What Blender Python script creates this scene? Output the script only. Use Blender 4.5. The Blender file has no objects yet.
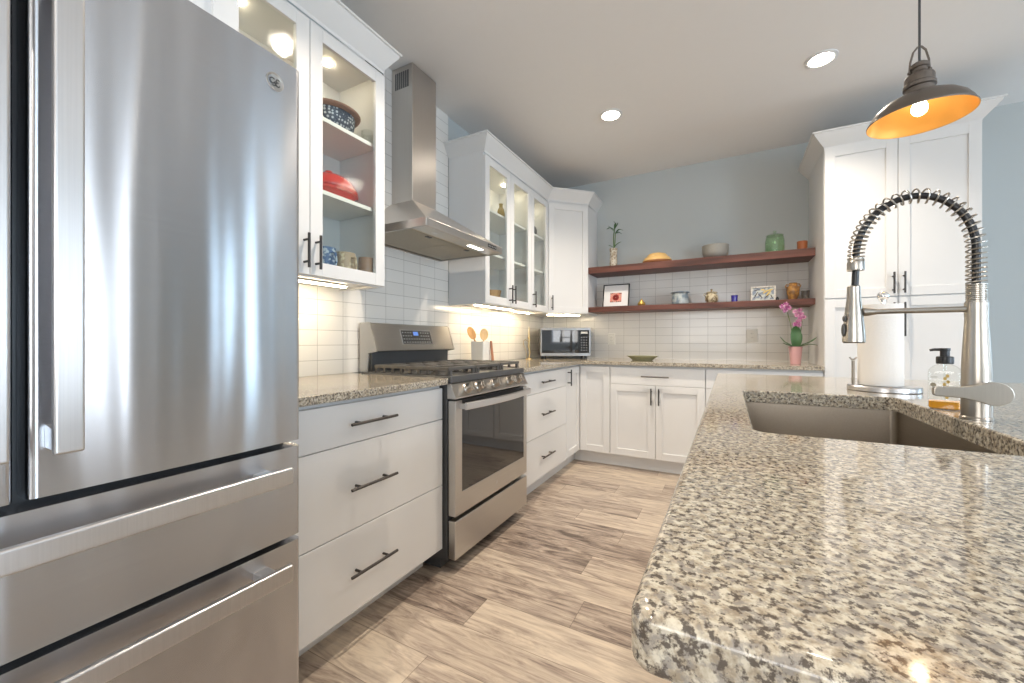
import bpy, bmesh, math, random
from mathutils import Vector, Matrix
R = math.radians
PI = math.pi
random.seed(7)
sc = bpy.context.scene
COL = sc.collection

# ------------------------------------------------------------------ camera, world, lights, exposure
CAM_H = 1.085
cam_d = bpy.data.cameras.new('camera')
cam_d.sensor_width = 36.0
cam_d.lens = 404.0 / 1024.0 * 36.0
cam_d.clip_start = 0.02
cam = bpy.data.objects.new('camera', cam_d)
cam.location = (0, 0, CAM_H)
cam.rotation_euler = (R(90), 0, R(28.31))
COL.objects.link(cam)
sc.camera = cam

sc.view_settings.view_transform = 'Standard'
sc.view_settings.look = 'None'
sc.view_settings.gamma = 1.0
sc.view_settings.use_curve_mapping = False
sc.view_settings.exposure = 0.23
sc.cycles.max_bounces = 12
sc.cycles.diffuse_bounces = 5
sc.cycles.glossy_bounces = 5
sc.cycles.transparent_max_bounces = 16
sc.cycles.caustics_reflective = False
sc.cycles.caustics_refractive = False
sc.cycles.sample_clamp_indirect = 6.0

world = bpy.data.worlds.new('daylight')
sc.world = world
world.use_nodes = True
_bg = world.node_tree.nodes['Background']
_bg.inputs[0].default_value = (0.62, 0.78, 1.0, 1)
_bg.inputs[1].default_value = 2.2

WARM = (1.0, 0.80, 0.58)
DAY = (0.84, 0.92, 1.0)

# room limits
XL, XR, YF, YB, ZC = -1.82, 4.3, -3.0, 4.11, 2.735


def area_light(name, loc, rot, sx, sy, energy, color, spread=180):
    d = bpy.data.lights.new(name, 'AREA')
    d.shape = 'RECTANGLE'
    d.size, d.size_y = sx, sy
    d.energy = energy
    d.color = color
    d.spread = R(spread)
    o = bpy.data.objects.new(name, d)
    o.location = loc
    o.rotation_euler = rot
    COL.objects.link(o)
    return o


# daylight through side-wall and rear windows, plus one added window's blue light
area_light('daylight_side_window', (XR - 0.06, 1.48, 1.35), (0, R(90), 0), 2.0, 0.26, 14, DAY)
area_light('added_blue_side_light', (XR - 0.06, 3.55, 1.55), (0, R(90), 0), 1.5, 0.5, 20, (0.55, 0.79, 1.0))  # unseen source, added to turn the back wall blue beyond the pantry
area_light('daylight_side_glass_door', (XR - 0.06, -1.0, 1.25), (0, R(90), 0), 2.0, 1.9, 90, (0.70, 0.85, 1.0))
area_light('daylight_rear_window', (-0.15, YF + 0.06, 1.62), (R(90), 0, 0), 2.0, 1.2, 38, (1.0, 0.92, 0.82))
area_light('daylight_rear_side_window', (3.4, YF + 0.06, 1.62), (R(90), 0, 0), 0.9, 1.1, 15, (1.0, 0.95, 0.88))

# ------------------------------------------------------------------ materials
MATS = {}


def nt_new(name):
    m = bpy.data.materials.new(name)
    m.use_nodes = True
    nt = m.node_tree
    bsdf = nt.nodes['Principled BSDF']
    MATS[name] = m
    return m, nt, bsdf


def mat(name, col, rough=0.5, metal=0.0, spec=0.5, coat=0.0, emit=None, estr=0.0, noise=0.0, nscale=20, bump=0.0, bscale=60, sss=0.0):
    m, nt, b = nt_new(name)
    b.inputs['Base Color'].default_value = (*col, 1)
    b.inputs['Roughness'].default_value = rough
    b.inputs['Metallic'].default_value = metal
    b.inputs['Specular IOR Level'].default_value = spec
    b.inputs['Coat Weight'].default_value = coat
    if emit:
        b.inputs['Emission Color'].default_value = (*emit, 1)
        b.inputs['Emission Strength'].default_value = estr
    tc = nt.nodes.new('ShaderNodeTexCoord')
    if noise > 0:
        n = nt.nodes.new('ShaderNodeTexNoise')
        n.inputs['Scale'].default_value = nscale
        n.inputs['Detail'].default_value = 4
        mx = nt.nodes.new('ShaderNodeMix')
        mx.data_type = 'RGBA'
        mx.inputs[6].default_value = (*[c * (1 - noise) for c in col], 1)
        mx.inputs[7].default_value = (*[min(1, c * (1 + noise)) for c in col], 1)
        nt.links.new(tc.outputs['Object'], n.inputs['Vector'])
        nt.links.new(n.outputs['Fac'], mx.inputs[0])
        nt.links.new(mx.outputs[2], b.inputs['Base Color'])
    if bump > 0:
        n = nt.nodes.new('ShaderNodeTexNoise')
        n.inputs['Scale'].default_value = bscale
        n.inputs['Detail'].default_value = 3
        bp = nt.nodes.new('ShaderNodeBump')
        bp.inputs['Strength'].default_value = bump
        bp.inputs['Distance'].default_value = 0.005
        nt.links.new(tc.outputs['Object'], n.inputs['Vector'])
        nt.links.new(n.outputs['Fac'], bp.inputs['Height'])
        nt.links.new(bp.outputs[0], b.inputs['Normal'])
    return m


def ramp(nt, stops):
    r = nt.nodes.new('ShaderNodeValToRGB')
    el = r.color_ramp.elements
    while len(el) < len(stops):
        el.new(0.5)
    for e, (p, c) in zip(el, stops):
        e.position = p
        e.color = (*c, 1)
    return r


def math_n(nt, op, a, b=None):
    n = nt.nodes.new('ShaderNodeMath')
    n.operation = op
    for i, v in enumerate((a, b)):
        if v is None:
            continue
        if isinstance(v, (int, float)):
            n.inputs[i].default_value = v
        else:
            nt.links.new(v, n.inputs[i])
    return n.outputs[0]


def thin_glass(name, tint=(0.96, 0.98, 0.97), bump=0.0, bscale=70, refl=1.0):
    """A pane or vessel wall: clear body with mirror-like surface reflection."""
    m = bpy.data.materials.new(name)
    m.use_nodes = True
    nt = m.node_tree
    nt.nodes.clear()
    out = nt.nodes.new('ShaderNodeOutputMaterial')
    tr = nt.nodes.new('ShaderNodeBsdfTransparent')
    tr.inputs[0].default_value = (*tint, 1)
    gl = nt.nodes.new('ShaderNodeBsdfGlossy')
    gl.inputs['Roughness'].default_value = 0.03
    fr = nt.nodes.new('ShaderNodeLayerWeight')       # Schlick reflectance of a thin wall
    fr.inputs['Blend'].default_value = 0.5
    sch = math_n(nt, 'ADD', math_n(nt, 'MULTIPLY', math_n(nt, 'POWER', fr.outputs['Facing'], 5.0), 0.92), 0.045)
    mx = nt.nodes.new('ShaderNodeMixShader')
    nt.links.new(math_n(nt, 'MULTIPLY', sch, refl), mx.inputs[0])
    nt.links.new(tr.outputs[0], mx.inputs[1])
    nt.links.new(gl.outputs[0], mx.inputs[2])
    nt.links.new(mx.outputs[0], out.inputs[0])
    if bump > 0:
        tc = nt.nodes.new('ShaderNodeTexCoord')
        n = nt.nodes.new('ShaderNodeTexNoise')
        n.inputs['Scale'].default_value = bscale
        n.inputs['Detail'].default_value = 2
        bp = nt.nodes.new('ShaderNodeBump')
        bp.inputs['Strength'].default_value = bump
        bp.inputs['Distance'].default_value = 0.004
        nt.links.new(tc.outputs['Object'], n.inputs['Vector'])
        nt.links.new(n.outputs['Fac'], bp.inputs['Height'])
        nt.links.new(bp.outputs[0], gl.inputs['Normal'])
    MATS[name] = m
    return m


def steel(name, col=(0.60, 0.60, 0.60), rough=0.26, aniso=0.75, tangent=(0, 1, 0), wav=0.0, streak=0.06):
    """Brushed stainless steel; the brushing runs along the tangent."""
    m, nt, b = nt_new(name)
    b.inputs['Metallic'].default_value = 1.0
    b.inputs['Roughness'].default_value = rough
    b.inputs['Anisotropic'].default_value = aniso
    if tangent is not None:
        ge = nt.nodes.new('ShaderNodeNewGeometry')
        cx = nt.nodes.new('ShaderNodeVectorMath')        # highlights stretch across the brushing
        cx.operation = 'CROSS_PRODUCT'
        cx.inputs[1].default_value = (tangent[0] + 0.05, tangent[1] + 0.04, tangent[2] + 0.03)
        nt.links.new(ge.outputs['True Normal'], cx.inputs[0])
        nm = nt.nodes.new('ShaderNodeVectorMath')
        nm.operation = 'NORMALIZE'
        nt.links.new(cx.outputs[0], nm.inputs[0])
        nt.links.new(nm.outputs[0], b.inputs['Tangent'])
    tc = nt.nodes.new('ShaderNodeTexCoord')
    mp = nt.nodes.new('ShaderNodeMapping')
    t = tangent or (0, 0, 1)
    mp.inputs['Scale'].default_value = tuple(4 if abs(v) > 0.5 else 500 for v in t)
    n = nt.nodes.new('ShaderNodeTexNoise')
    n.inputs['Scale'].default_value = 1
    n.inputs['Detail'].default_value = 2
    nt.links.new(tc.outputs['Object'], mp.inputs[0])
    nt.links.new(mp.outputs[0], n.inputs['Vector'])
    rp = ramp(nt, [(0.3, tuple(c * (1 - streak) for c in col)), (0.7, tuple(min(1, c * (1 + streak)) for c in col))])
    nt.links.new(n.outputs['Fac'], rp.inputs[0])
    nt.links.new(rp.outputs[0], b.inputs['Base Color'])
    if wav > 0:                                   # slight waviness of the rolled sheet
        mp2 = nt.nodes.new('ShaderNodeMapping')
        mp2.inputs['Scale'].default_value = (1, 9, 0.9)
        n2 = nt.nodes.new('ShaderNodeTexNoise')
        n2.inputs['Scale'].default_value = 1.0
        n2.inputs['Detail'].default_value = 1
        bp = nt.nodes.new('ShaderNodeBump')
        bp.inputs['Strength'].default_value = wav
        bp.inputs['Distance'].default_value = 0.01
        nt.links.new(tc.outputs['Object'], mp2.inputs[0])
        nt.links.new(mp2.outputs[0], n2.inputs['Vector'])
        nt.links.new(n2.outputs['Fac'], bp.inputs['Height'])
        nt.links.new(bp.outputs[0], b.inputs['Normal'])
    return m


def granite_mat():
    m, nt, b = nt_new('granite')
    b.inputs['Roughness'].default_value = 0.07
    b.inputs['Specular IOR Level'].default_value = 0.5
    tc = nt.nodes.new('ShaderNodeTexCoord')

    def noise(scale, detail, rough, off):
        mp = nt.nodes.new('ShaderNodeMapping')
        mp.inputs['Location'].default_value = off
        n = nt.nodes.new('ShaderNodeTexNoise')
        n.inputs['Scale'].default_value = scale
        n.inputs['Detail'].default_value = detail
        n.inputs['Roughness'].default_value = rough
        nt.links.new(tc.outputs['Object'], mp.inputs[0])
        nt.links.new(mp.outputs[0], n.inputs['Vector'])
        return n.outputs['Fac']

    def mix(f, a, c):
        x = nt.nodes.new('ShaderNodeMix')
        x.data_type = 'RGBA'
        nt.links.new(f, x.inputs[0])
        nt.links.new(a, x.inputs[6])
        if isinstance(c, tuple):
            x.inputs[7].default_value = (*c, 1)
        else:
            nt.links.new(c, x.inputs[7])
        return x.outputs[2]
    base = ramp(nt, [(0.36, (0.29, 0.24, 0.175)), (0.46, (0.43, 0.375, 0.29)), (0.60, (0.60, 0.55, 0.445)), (0.72, (0.52, 0.475, 0.40))])
    nt.links.new(noise(105, 4, 0.6, (0, 0, 0)), base.inputs[0])
    gm = ramp(nt, [(0.49, (0, 0, 0)), (0.60, (0.78, 0.78, 0.78))])
    nt.links.new(noise(125, 4, 0.62, (3.1, 7.7, 1.3)), gm.inputs[0])
    c1 = mix(gm.outputs[0], base.outputs[0], (0.25, 0.23, 0.21))
    dm = ramp(nt, [(0.505, (0, 0, 0)), (0.595, (0.93, 0.93, 0.93))])
    nt.links.new(noise(150, 4, 0.66, (9.3, 2.2, 5.5)), dm.inputs[0])
    c2 = mix(dm.outputs[0], c1, (0.075, 0.06, 0.05))
    nt.links.new(c2, b.inputs['Base Color'])
    return m


def floor_mat():
    m, nt, b = nt_new('plank_floor')
    b.inputs['Roughness'].default_value = 0.36
    tc = nt.nodes.new('ShaderNodeTexCoord')
    sp = nt.nodes.new('ShaderNodeSeparateXYZ')
    nt.links.new(tc.outputs['Object'], sp.inputs[0])
    W, Lp = 0.18, 1.22
    v = math_n(nt, 'DIVIDE', math_n(nt, 'ADD', sp.outputs[1], 10.07), W)
    row = math_n(nt, 'FLOOR', v)
    fv = math_n(nt, 'FRACT', v)
    wn = nt.nodes.new('ShaderNodeTexWhiteNoise')
    wn.noise_dimensions = '1D'
    nt.links.new(row, wn.inputs['W'])
    u = math_n(nt, 'ADD', math_n(nt, 'DIVIDE', math_n(nt, 'ADD', sp.outputs[0], 10), Lp), math_n(nt, 'MULTIPLY', wn.outputs['Value'], 5.3))
    pl = math_n(nt, 'FLOOR', u)
    fu = math_n(nt, 'FRACT', u)
    cid = nt.nodes.new('ShaderNodeCombineXYZ')
    nt.links.new(row, cid.inputs[0])
    nt.links.new(pl, cid.inputs[1])
    wn2 = nt.nodes.new('ShaderNodeTexWhiteNoise')
    wn2.noise_dimensions = '2D'
    nt.links.new(cid.outputs[0], wn2.inputs['Vector'])
    # grain, stretched along the plank, shifted per plank
    g = nt.nodes.new('ShaderNodeCombineXYZ')
    nt.links.new(math_n(nt, 'MULTIPLY', sp.outputs[0], 3.0), g.inputs[0])
    nt.links.new(math_n(nt, 'MULTIPLY', sp.outputs[1], 19.0), g.inputs[1])
    nt.links.new(math_n(nt, 'MULTIPLY', wn2.outputs['Value'], 37.0), g.inputs[2])
    n1 = nt.nodes.new('ShaderNodeTexNoise')
    n1.inputs['Scale'].default_value = 1.0
    n1.inputs['Detail'].default_value = 8
    n1.inputs['Roughness'].default_value = 0.68
    n1.inputs['Distortion'].default_value = 1.7
    nt.links.new(g.outputs[0], n1.inputs['Vector'])
    g2 = nt.nodes.new('ShaderNodeCombineXYZ')
    nt.links.new(math_n(nt, 'MULTIPLY', sp.outputs[0], 6.0), g2.inputs[0])
    nt.links.new(math_n(nt, 'MULTIPLY', sp.outputs[1], 120.0), g2.inputs[1])
    nt.links.new(math_n(nt, 'MULTIPLY', wn2.outputs['Value'], 11.0), g2.inputs[2])
    n2 = nt.nodes.new('ShaderNodeTexNoise')
    n2.inputs['Scale'].default_value = 1.0
    n2.inputs['Detail'].default_value = 3
    nt.links.new(g2.outputs[0], n2.inputs['Vector'])
    f = math_n(nt, 'ADD', math_n(nt, 'MULTIPLY', n1.outputs['Fac'], 0.78), math_n(nt, 'MULTIPLY', n2.outputs['Fac'], 0.22))
    f = math_n(nt, 'ADD', f, math_n(nt, 'MULTIPLY', math_n(nt, 'SUBTRACT', wn2.outputs['Value'], 0.5), 0.17))
    rp = ramp(nt, [(0.30, (0.085, 0.062, 0.050)), (0.40, (0.235, 0.182, 0.148)), (0.50, (0.385, 0.315, 0.255)), (0.66, (0.58, 0.49, 0.385))])
    nt.links.new(f, rp.inputs[0])
    # joints
    ev = math_n(nt, 'MINIMUM', fv, math_n(nt, 'SUBTRACT', 1.0, fv))
    eu = math_n(nt, 'MINIMUM', fu, math_n(nt, 'SUBTRACT', 1.0, fu))
    jv = math_n(nt, 'LESS_THAN', ev, 0.008)
    ju = math_n(nt, 'LESS_THAN', eu, 0.0011)
    j = math_n(nt, 'MULTIPLY', math_n(nt, 'MAXIMUM', jv, ju), 0.55)
    mx = nt.nodes.new('ShaderNodeMix')
    mx.data_type = 'RGBA'
    nt.links.new(j, mx.inputs[0])
    nt.links.new(rp.outputs[0], mx.inputs[6])
    mx.inputs[7].default_value = (0.06, 0.04, 0.03, 1)
    nt.links.new(mx.outputs[2], b.inputs['Base Color'])
    bp = nt.nodes.new('ShaderNodeBump')
    bp.inputs['Strength'].default_value = 0.12
    bp.inputs['Distance'].default_value = 0.003
    nt.links.new(n2.outputs['Fac'], bp.inputs['Height'])
    nt.links.new(bp.outputs[0], b.inputs['Normal'])
    return m


def tile_mat(name, axis, phase):
    m, nt, b = nt_new(name)
    b.inputs['Roughness'].default_value = 0.16
    tc = nt.nodes.new('ShaderNodeTexCoord')
    sp = nt.nodes.new('ShaderNodeSeparateXYZ')
    nt.links.new(tc.outputs['Object'], sp.inputs[0])
    cx = nt.nodes.new('ShaderNodeCombineXYZ')
    nt.links.new(math_n(nt, 'SUBTRACT', sp.outputs[axis], phase - 15.2), cx.inputs[0])
    nt.links.new(math_n(nt, 'SUBTRACT', sp.outputs[2], 0.914), cx.inputs[1])
    br = nt.nodes.new('ShaderNodeTexBrick')
    br.offset = 0.0
    br.squash = 1.0
    br.inputs['Scale'].default_value = 1.0
    br.inputs['Brick Width'].default_value = 0.152
    br.inputs['Row Height'].default_value = 0.0762
    br.inputs['Mortar Size'].default_value = 0.0013
    br.inputs['Mortar Smooth'].default_value = 0.2
    br.inputs['Color1'].default_value = (0.80, 0.78, 0.74, 1)
    br.inputs['Color2'].default_value = (0.77, 0.75, 0.71, 1)
    br.inputs['Mortar'].default_value = (0.42, 0.40, 0.37, 1)
    nt.links.new(cx.outputs[0], br.inputs['Vector'])
    nt.links.new(br.outputs['Color'], b.inputs['Base Color'])
    # hand-made ripple of the glaze and the recessed joints
    n = nt.nodes.new('ShaderNodeTexNoise')
    n.inputs['Scale'].default_value = 17
    n.inputs['Detail'].default_value = 1
    nt.links.new(tc.outputs['Object'], n.inputs['Vector'])
    h = math_n(nt, 'SUBTRACT', math_n(nt, 'MULTIPLY', n.outputs['Fac'], 0.6), br.outputs['Fac'])
    bp = nt.nodes.new('ShaderNodeBump')
    bp.inputs['Strength'].default_value = 0.35
    bp.inputs['Distance'].default_value = 0.0025
    nt.links.new(h, bp.inputs['Height'])
    nt.links.new(bp.outputs[0], b.inputs['Normal'])
    return m


def wood_mat(name, dark, light, along=0, rough=0.45, scale=9):
    m, nt, b = nt_new(name)
    b.inputs['Roughness'].default_value = rough
    tc = nt.nodes.new('ShaderNodeTexCoord')
    mp = nt.nodes.new('ShaderNodeMapping')
    s = [scale * 5] * 3
    s[along] = scale * 0.35
    mp.inputs['Scale'].default_value = s
    n = nt.nodes.new('ShaderNodeTexNoise')
    n.inputs['Scale'].default_value = 1
    n.inputs['Detail'].default_value = 5
    n.inputs['Distortion'].default_value = 0.6
    nt.links.new(tc.outputs['Object'], mp.inputs[0])
    nt.links.new(mp.outputs[0], n.inputs['Vector'])
    rp = ramp(nt, [(0.3, dark), (0.68, light)])
    nt.links.new(n.outputs['Fac'], rp.inputs[0])
    nt.links.new(rp.outputs[0], b.inputs['Base Color'])
    return m


def spots_mat(name, ground, spot, scale=40, lo=0.5, hi=0.56, rough=0.3, metal=0.0):
    m, nt, b = nt_new(name)
    b.inputs['Roughness'].default_value = rough
    b.inputs['Metallic'].default_value = metal
    tc = nt.nodes.new('ShaderNodeTexCoord')
    n = nt.nodes.new('ShaderNodeTexNoise')
    n.inputs['Scale'].default_value = scale
    n.inputs['Detail'].default_value = 3
    rp = ramp(nt, [(lo, ground), (hi, spot)])
    nt.links.new(tc.outputs['Object'], n.inputs['Vector'])
    nt.links.new(n.outputs['Fac'], rp.inputs[0])
    nt.links.new(rp.outputs[0], b.inputs['Base Color'])
    return m


def checker_mat(name, a, c, scale):
    m, nt, b = nt_new(name)
    b.inputs['Roughness'].default_value = 0.3
    tc = nt.nodes.new('ShaderNodeTexCoord')
    n = nt.nodes.new('ShaderNodeTexVoronoi')
    n.inputs['Scale'].default_value = scale
    n.inputs['Randomness'].default_value = 0.35
    rp = ramp(nt, [(0.32, c), (0.42, a)])
    nt.links.new(tc.outputs['Object'], n.inputs['Vector'])
    nt.links.new(n.outputs['Distance'], rp.inputs[0])
    nt.links.new(rp.outputs[0], b.inputs['Base Color'])
    return m


M_white = mat('white_cabinet_paint', (0.70, 0.70, 0.695), 0.38, noise=0.015, nscale=3)
M_inner = mat('cabinet_interior', (0.80, 0.79, 0.76), 0.5, noise=0.015, nscale=3)
M_ceil = mat('ceiling_paint', (0.82, 0.80, 0.78), 0.9, bump=0.05, bscale=300, noise=0.01)
M_wall = mat('grey_blue_wall_paint', (0.475, 0.505, 0.505), 0.8, bump=0.06, bscale=220, noise=0.012, nscale=2)
M_trim = mat('white_trim_paint', (0.80, 0.80, 0.80), 0.4, noise=0.01)
M_floor = floor_mat()
M_gran = granite_mat()
M_tileL = tile_mat('tile_left_wall', 1, 1.315)
M_tileB = tile_mat('tile_back_wall', 0, -0.935)
M_steel = steel('fridge_steel', (0.52, 0.525, 0.545), 0.235, 0.95, (0, 1, 0), wav=0.6, streak=0.02)
M_steel2 = steel('appliance_steel', (0.56, 0.54, 0.51), 0.30, 0.8, (0, 1, 0), streak=0.03)
M_steelh = steel('hood_steel', (0.56, 0.53, 0.50), 0.33, 0.35, (0, 0, 1), streak=0.03)
M_bar = steel('handle_steel', (0.62, 0.61, 0.61), 0.30, 0.0, None, streak=0.03)
M_nickel = steel('brushed_nickel', (0.43, 0.395, 0.35), 0.28, 0.0, None, streak=0.03)
M_chrome = mat('chrome', (0.80, 0.80, 0.80), 0.08, 1.0, noise=0.01)
M_sink = steel('sink_steel', (0.38, 0.335, 0.28), 0.36, 0.4, (0, 1, 0))
M_bronze = mat('dark_bronze_pull', (0.075, 0.068, 0.064), 0.35, 0.8, noise=0.05)
M_black = mat('black_plastic', (0.018, 0.018, 0.02), 0.32, noise=0.05)
M_dark = mat('dark_grey_enamel', (0.06, 0.062, 0.065), 0.35, noise=0.04)
M_iron = mat('cast_iron', (0.085, 0.08, 0.074), 0.55, bump=0.1, bscale=300)
M_blackglass = mat('black_glass', (0.012, 0.012, 0.014), 0.035, spec=0.85, noise=0.02)
M_glass = thin_glass('seeded_cabinet_glass', (0.95, 0.97, 0.96), bump=0.05, bscale=140, refl=1.0)
M_pane = thin_glass('window_glass', (0.97, 0.98, 0.98))
M_clear = thin_glass('clear_bottle_glass', (0.965, 0.97, 0.955), refl=0.9)
M_green_glass = thin_glass('green_jar_glass', (0.87, 0.96, 0.85), bump=0.15, bscale=30, refl=1.5)
M_shelfwood = wood_mat('mahogany_shelf', (0.055, 0.018, 0.012), (0.165, 0.056, 0.038), 0, 0.5, 5)
M_spoon = wood_mat('wooden_spoon', (0.47, 0.25, 0.09), (0.66, 0.38, 0.15), 2, 0.55)
M_spoon2 = wood_mat('pale_wooden_spoon', (0.66, 0.43, 0.2), (0.82, 0.6, 0.33), 2, 0.55)
M_redwood = wood_mat('reddish_wood', (0.28, 0.11, 0.06), (0.45, 0.21, 0.12), 2, 0.5)
M_lamp = mat('lamp_glow', (1, 1, 1), 0.5, emit=(1.0, 0.90, 0.76), estr=30)
M_strip = mat('light_strip_glow', (1, 1, 1), 0.5, emit=(1.0, 0.80, 0.52), estr=50)
M_bulb = mat('bulb_glow', (1, 1, 1), 0.5, emit=(1.0, 0.78, 0.48), estr=34)
M_hoodlamp = mat('hood_lamp_glow', (1, 1, 1), 0.5, emit=(1.0, 0.92, 0.78), estr=9)
M_shade = mat('weathered_bronze_shade', (0.17, 0.145, 0.125), 0.42, 0.75, noise=0.12, nscale=30)
M_gold = mat('gold_shade_lining', (0.84, 0.44, 0.11), 0.40, 0.55, noise=0.05, nscale=30)
M_outlet = mat('outlet_plastic', (0.80, 0.78, 0.72), 0.4, noise=0.01)
M_mw = steel('microwave_steel', (0.30, 0.29, 0.28), 0.36, 0.0, None, streak=0.03)
M_slot = mat('outlet_slot', (0.10, 0.09, 0.08), 0.5, noise=0.02)


# ------------------------------------------------------------------ mesh builder
class MB:
    """Collects shapes; build() links them as ONE mesh object."""

    def __init__(self, M=None):
        self.bm = bmesh.new()
        self.M = M

    def _take(self, b, mi=0):
        vm = {}
        for v in b.verts:
            co = self.M @ v.co if self.M is not None else v.co
            vm[v] = self.bm.verts.new(co)
        for f in b.faces:
            try:
                nf = self.bm.faces.new([vm[v] for v in f.verts])
                nf.material_index = mi if mi else f.material_index
            except ValueError:
                pass
        b.free()
        return self

    def box(self, x0, x1, y0, y1, z0, z1, bev=0.0, seg=2, mi=0):
        b = bmesh.new()
        bmesh.ops.create_cube(b, size=1)
        for v in b.verts:
            v.co = Vector(((x0 + x1) / 2 + v.co.x * (x1 - x0), (y0 + y1) / 2 + v.co.y * (y1 - y0), (z0 + z1) / 2 + v.co.z * (z1 - z0)))
        if bev > 0:
            bmesh.ops.bevel(b, geom=list(b.edges), offset=bev, segments=seg, affect='EDGES', profile=0.5)
        return self._take(b, mi)

    def prism(self, poly, axis, a, c, bev=0.0, seg=2, mi=0):
        """poly: 2-D points in the two axes other than AXIS (in x,y,z order), run from a to c along AXIS."""
        b = bmesh.new()
        o = [i for i in range(3) if i != axis]

        def P(p, t):
            q = [0, 0, 0]
            q[o[0]], q[o[1]], q[axis] = p[0], p[1], t
            return q
        va = [b.verts.new(P(p, a)) for p in poly]
        vc = [b.verts.new(P(p, c)) for p in poly]
        b.faces.new(va)
        b.faces.new(vc[::-1])
        n = len(poly)
        for i in range(n):
            b.faces.new((va[i], vc[i], vc[(i + 1) % n], va[(i + 1) % n]))
        bmesh.ops.recalc_face_normals(b, faces=list(b.faces))
        if bev > 0:
            bmesh.ops.bevel(b, geom=list(b.edges), offset=bev, segments=seg, affect='EDGES', profile=0.5)
        return self._take(b, mi)

    def hexa(self, pts, bev=0.0, mi=0):
        """8 corners: bottom ring of 4, then top ring of 4."""
        b = bmesh.new()
        v = [b.verts.new(p) for p in pts]
        for q in ((0, 1, 2, 3), (7, 6, 5, 4), (0, 4, 5, 1), (1, 5, 6, 2), (2, 6, 7, 3), (3, 7, 4, 0)):
            b.faces.new([v[i] for i in q])
        bmesh.ops.recalc_face_normals(b, faces=list(b.faces))
        if bev > 0:
            bmesh.ops.bevel(b, geom=list(b.edges), offset=bev, segments=2, affect='EDGES', profile=0.5)
        return self._take(b, mi)

    def lathe(self, prof, c=(0, 0, 0), seg=32, axis=2, mi=0, closed=False, sx=1.0, sy=1.0):
        """prof: (radius, height) pairs swept about AXIS through c."""
        b = bmesh.new()
        rings = []
        for r, h in prof:
            if r < 1e-6:
                rings.append([b.verts.new(self._ax(c, axis, 0, 0, h))])
            else:
                rings.append([b.verts.new(self._ax(c, axis, r * sx * math.cos(2 * PI * k / seg), r * sy * math.sin(2 * PI * k / seg), h)) for k in range(seg)])
        pairs = list(zip(rings, rings[1:]))
        if closed:
            pairs.append((rings[-1], rings[0]))
        for A, B in pairs:
            for k in range(seg):
                k2 = (k + 1) % seg
                if len(A) == 1 and len(B) == 1:
                    continue
                if len(A) == 1:
                    b.faces.new((A[0], B[k2], B[k]))
                elif len(B) == 1:
                    b.faces.new((A[k], A[k2], B[0]))
                else:
                    b.faces.new((A[k], A[k2], B[k2], B[k]))
        return self._take(b, mi)

    @staticmethod
    def _ax(c, axis, u, v, h):
        if axis == 2:
            return (c[0] + u, c[1] + v, c[2] + h)
        if axis == 0:
            return (c[0] + h, c[1] + u, c[2] + v)
        return (c[0] + u, c[1] + h, c[2] + v)

    def tube(self, pts, rad, seg=10, closed=False, mi=0, flat=1.0):
        b = bmesh.new()
        pts = [Vector(p) for p in pts]
        n = len(pts)
        rads = rad if isinstance(rad, (list, tuple)) else [rad] * n
        T = []
        for i in range(n):
            a = pts[(i - 1) % n] if (i > 0 or closed) else pts[0]
            c = pts[(i + 1) % n] if (i < n - 1 or closed) else pts[-1]
            T.append((c - a).normalized())
        up = Vector((0, 0, 1)) if abs(T[0].z) < 0.9 else Vector((1, 0, 0))
        N = (up - T[0] * up.dot(T[0])).normalized()
        rings = []
        for i in range(n):
            if i > 0:
                N = (N - T[i] * N.dot(T[i]))
                N = N.normalized() if N.length > 1e-6 else T[i].orthogonal().normalized()
            B = T[i].cross(N)
            rings.append([b.verts.new(pts[i] + (N * math.cos(2 * PI * k / seg) + B * math.sin(2 * PI * k / seg) * flat) * rads[i]) for k in range(seg)])
        for i in range(n if closed else n - 1):
            A, C = rings[i], rings[(i + 1) % n]
            for k in range(seg):
                b.faces.new((A[k], A[(k + 1) % seg], C[(k + 1) % seg], C[k]))
        if not closed:
            b.faces.new(rings[0][::-1])
            b.faces.new(rings[-1])
        return self._take(b, mi)

    def ball(self, c, r, sx=1, sy=1, sz=1, mi=0, u=20, v=12):
        b = bmesh.new()
        bmesh.ops.create_uvsphere(b, u_segments=u, v_segments=v, radius=r)
        for q in b.verts:
            q.co = Vector((c[0] + q.co.x * sx, c[1] + q.co.y * sy, c[2] + q.co.z * sz))
        return self._take(b, mi)

    def face(self, pts, mi=0):
        v = [self.bm.verts.new(self.M @ Vector(p) if self.M is not None else Vector(p)) for p in pts]
        f = self.bm.faces.new(v)
        f.material_index = mi
        return self

    def rings(self, loops, close=True, mi=0):
        """Skin a list of equal-length vertex loops; close joins last to first."""
        b = bmesh.new()
        L = [[b.verts.new(p) for p in lp] for lp in loops]
        n = len(L[0])
        for i in range(len(L) if close else len(L) - 1):
            A, C = L[i], L[(i + 1) % len(L)]
            for k in range(n):
                b.faces.new((A[k], A[(k + 1) % n], C[(k + 1) % n], C[k]))
        return self._take(b, mi)

    def build(self, name, mats, parent=None, local=False, angle=32):
        bmesh.ops.recalc_face_normals(self.bm, faces=list(self.bm.faces))
        if parent is not None and not local:
            r = parent
            while r.parent is not None:
                r = r.parent
            off = Vector(r.location)
            for v in self.bm.verts:
                v.co -= off
        me = bpy.data.meshes.new(name)
        self.bm.to_mesh(me)
        self.bm.free()
        for m in (mats if isinstance(mats, (list, tuple)) else [mats]):
            me.materials.append(m)
        me.shade_smooth()
        me.set_sharp_from_angle(angle=R(angle))
        o = bpy.data.objects.new(name, me)
        COL.objects.link(o)
        wn = o.modifiers.new('weighted_normals', 'WEIGHTED_NORMAL')   # keeps flat faces flat beside small rounded edges
        wn.mode = 'FACE_AREA'
        wn.weight = 80
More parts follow.
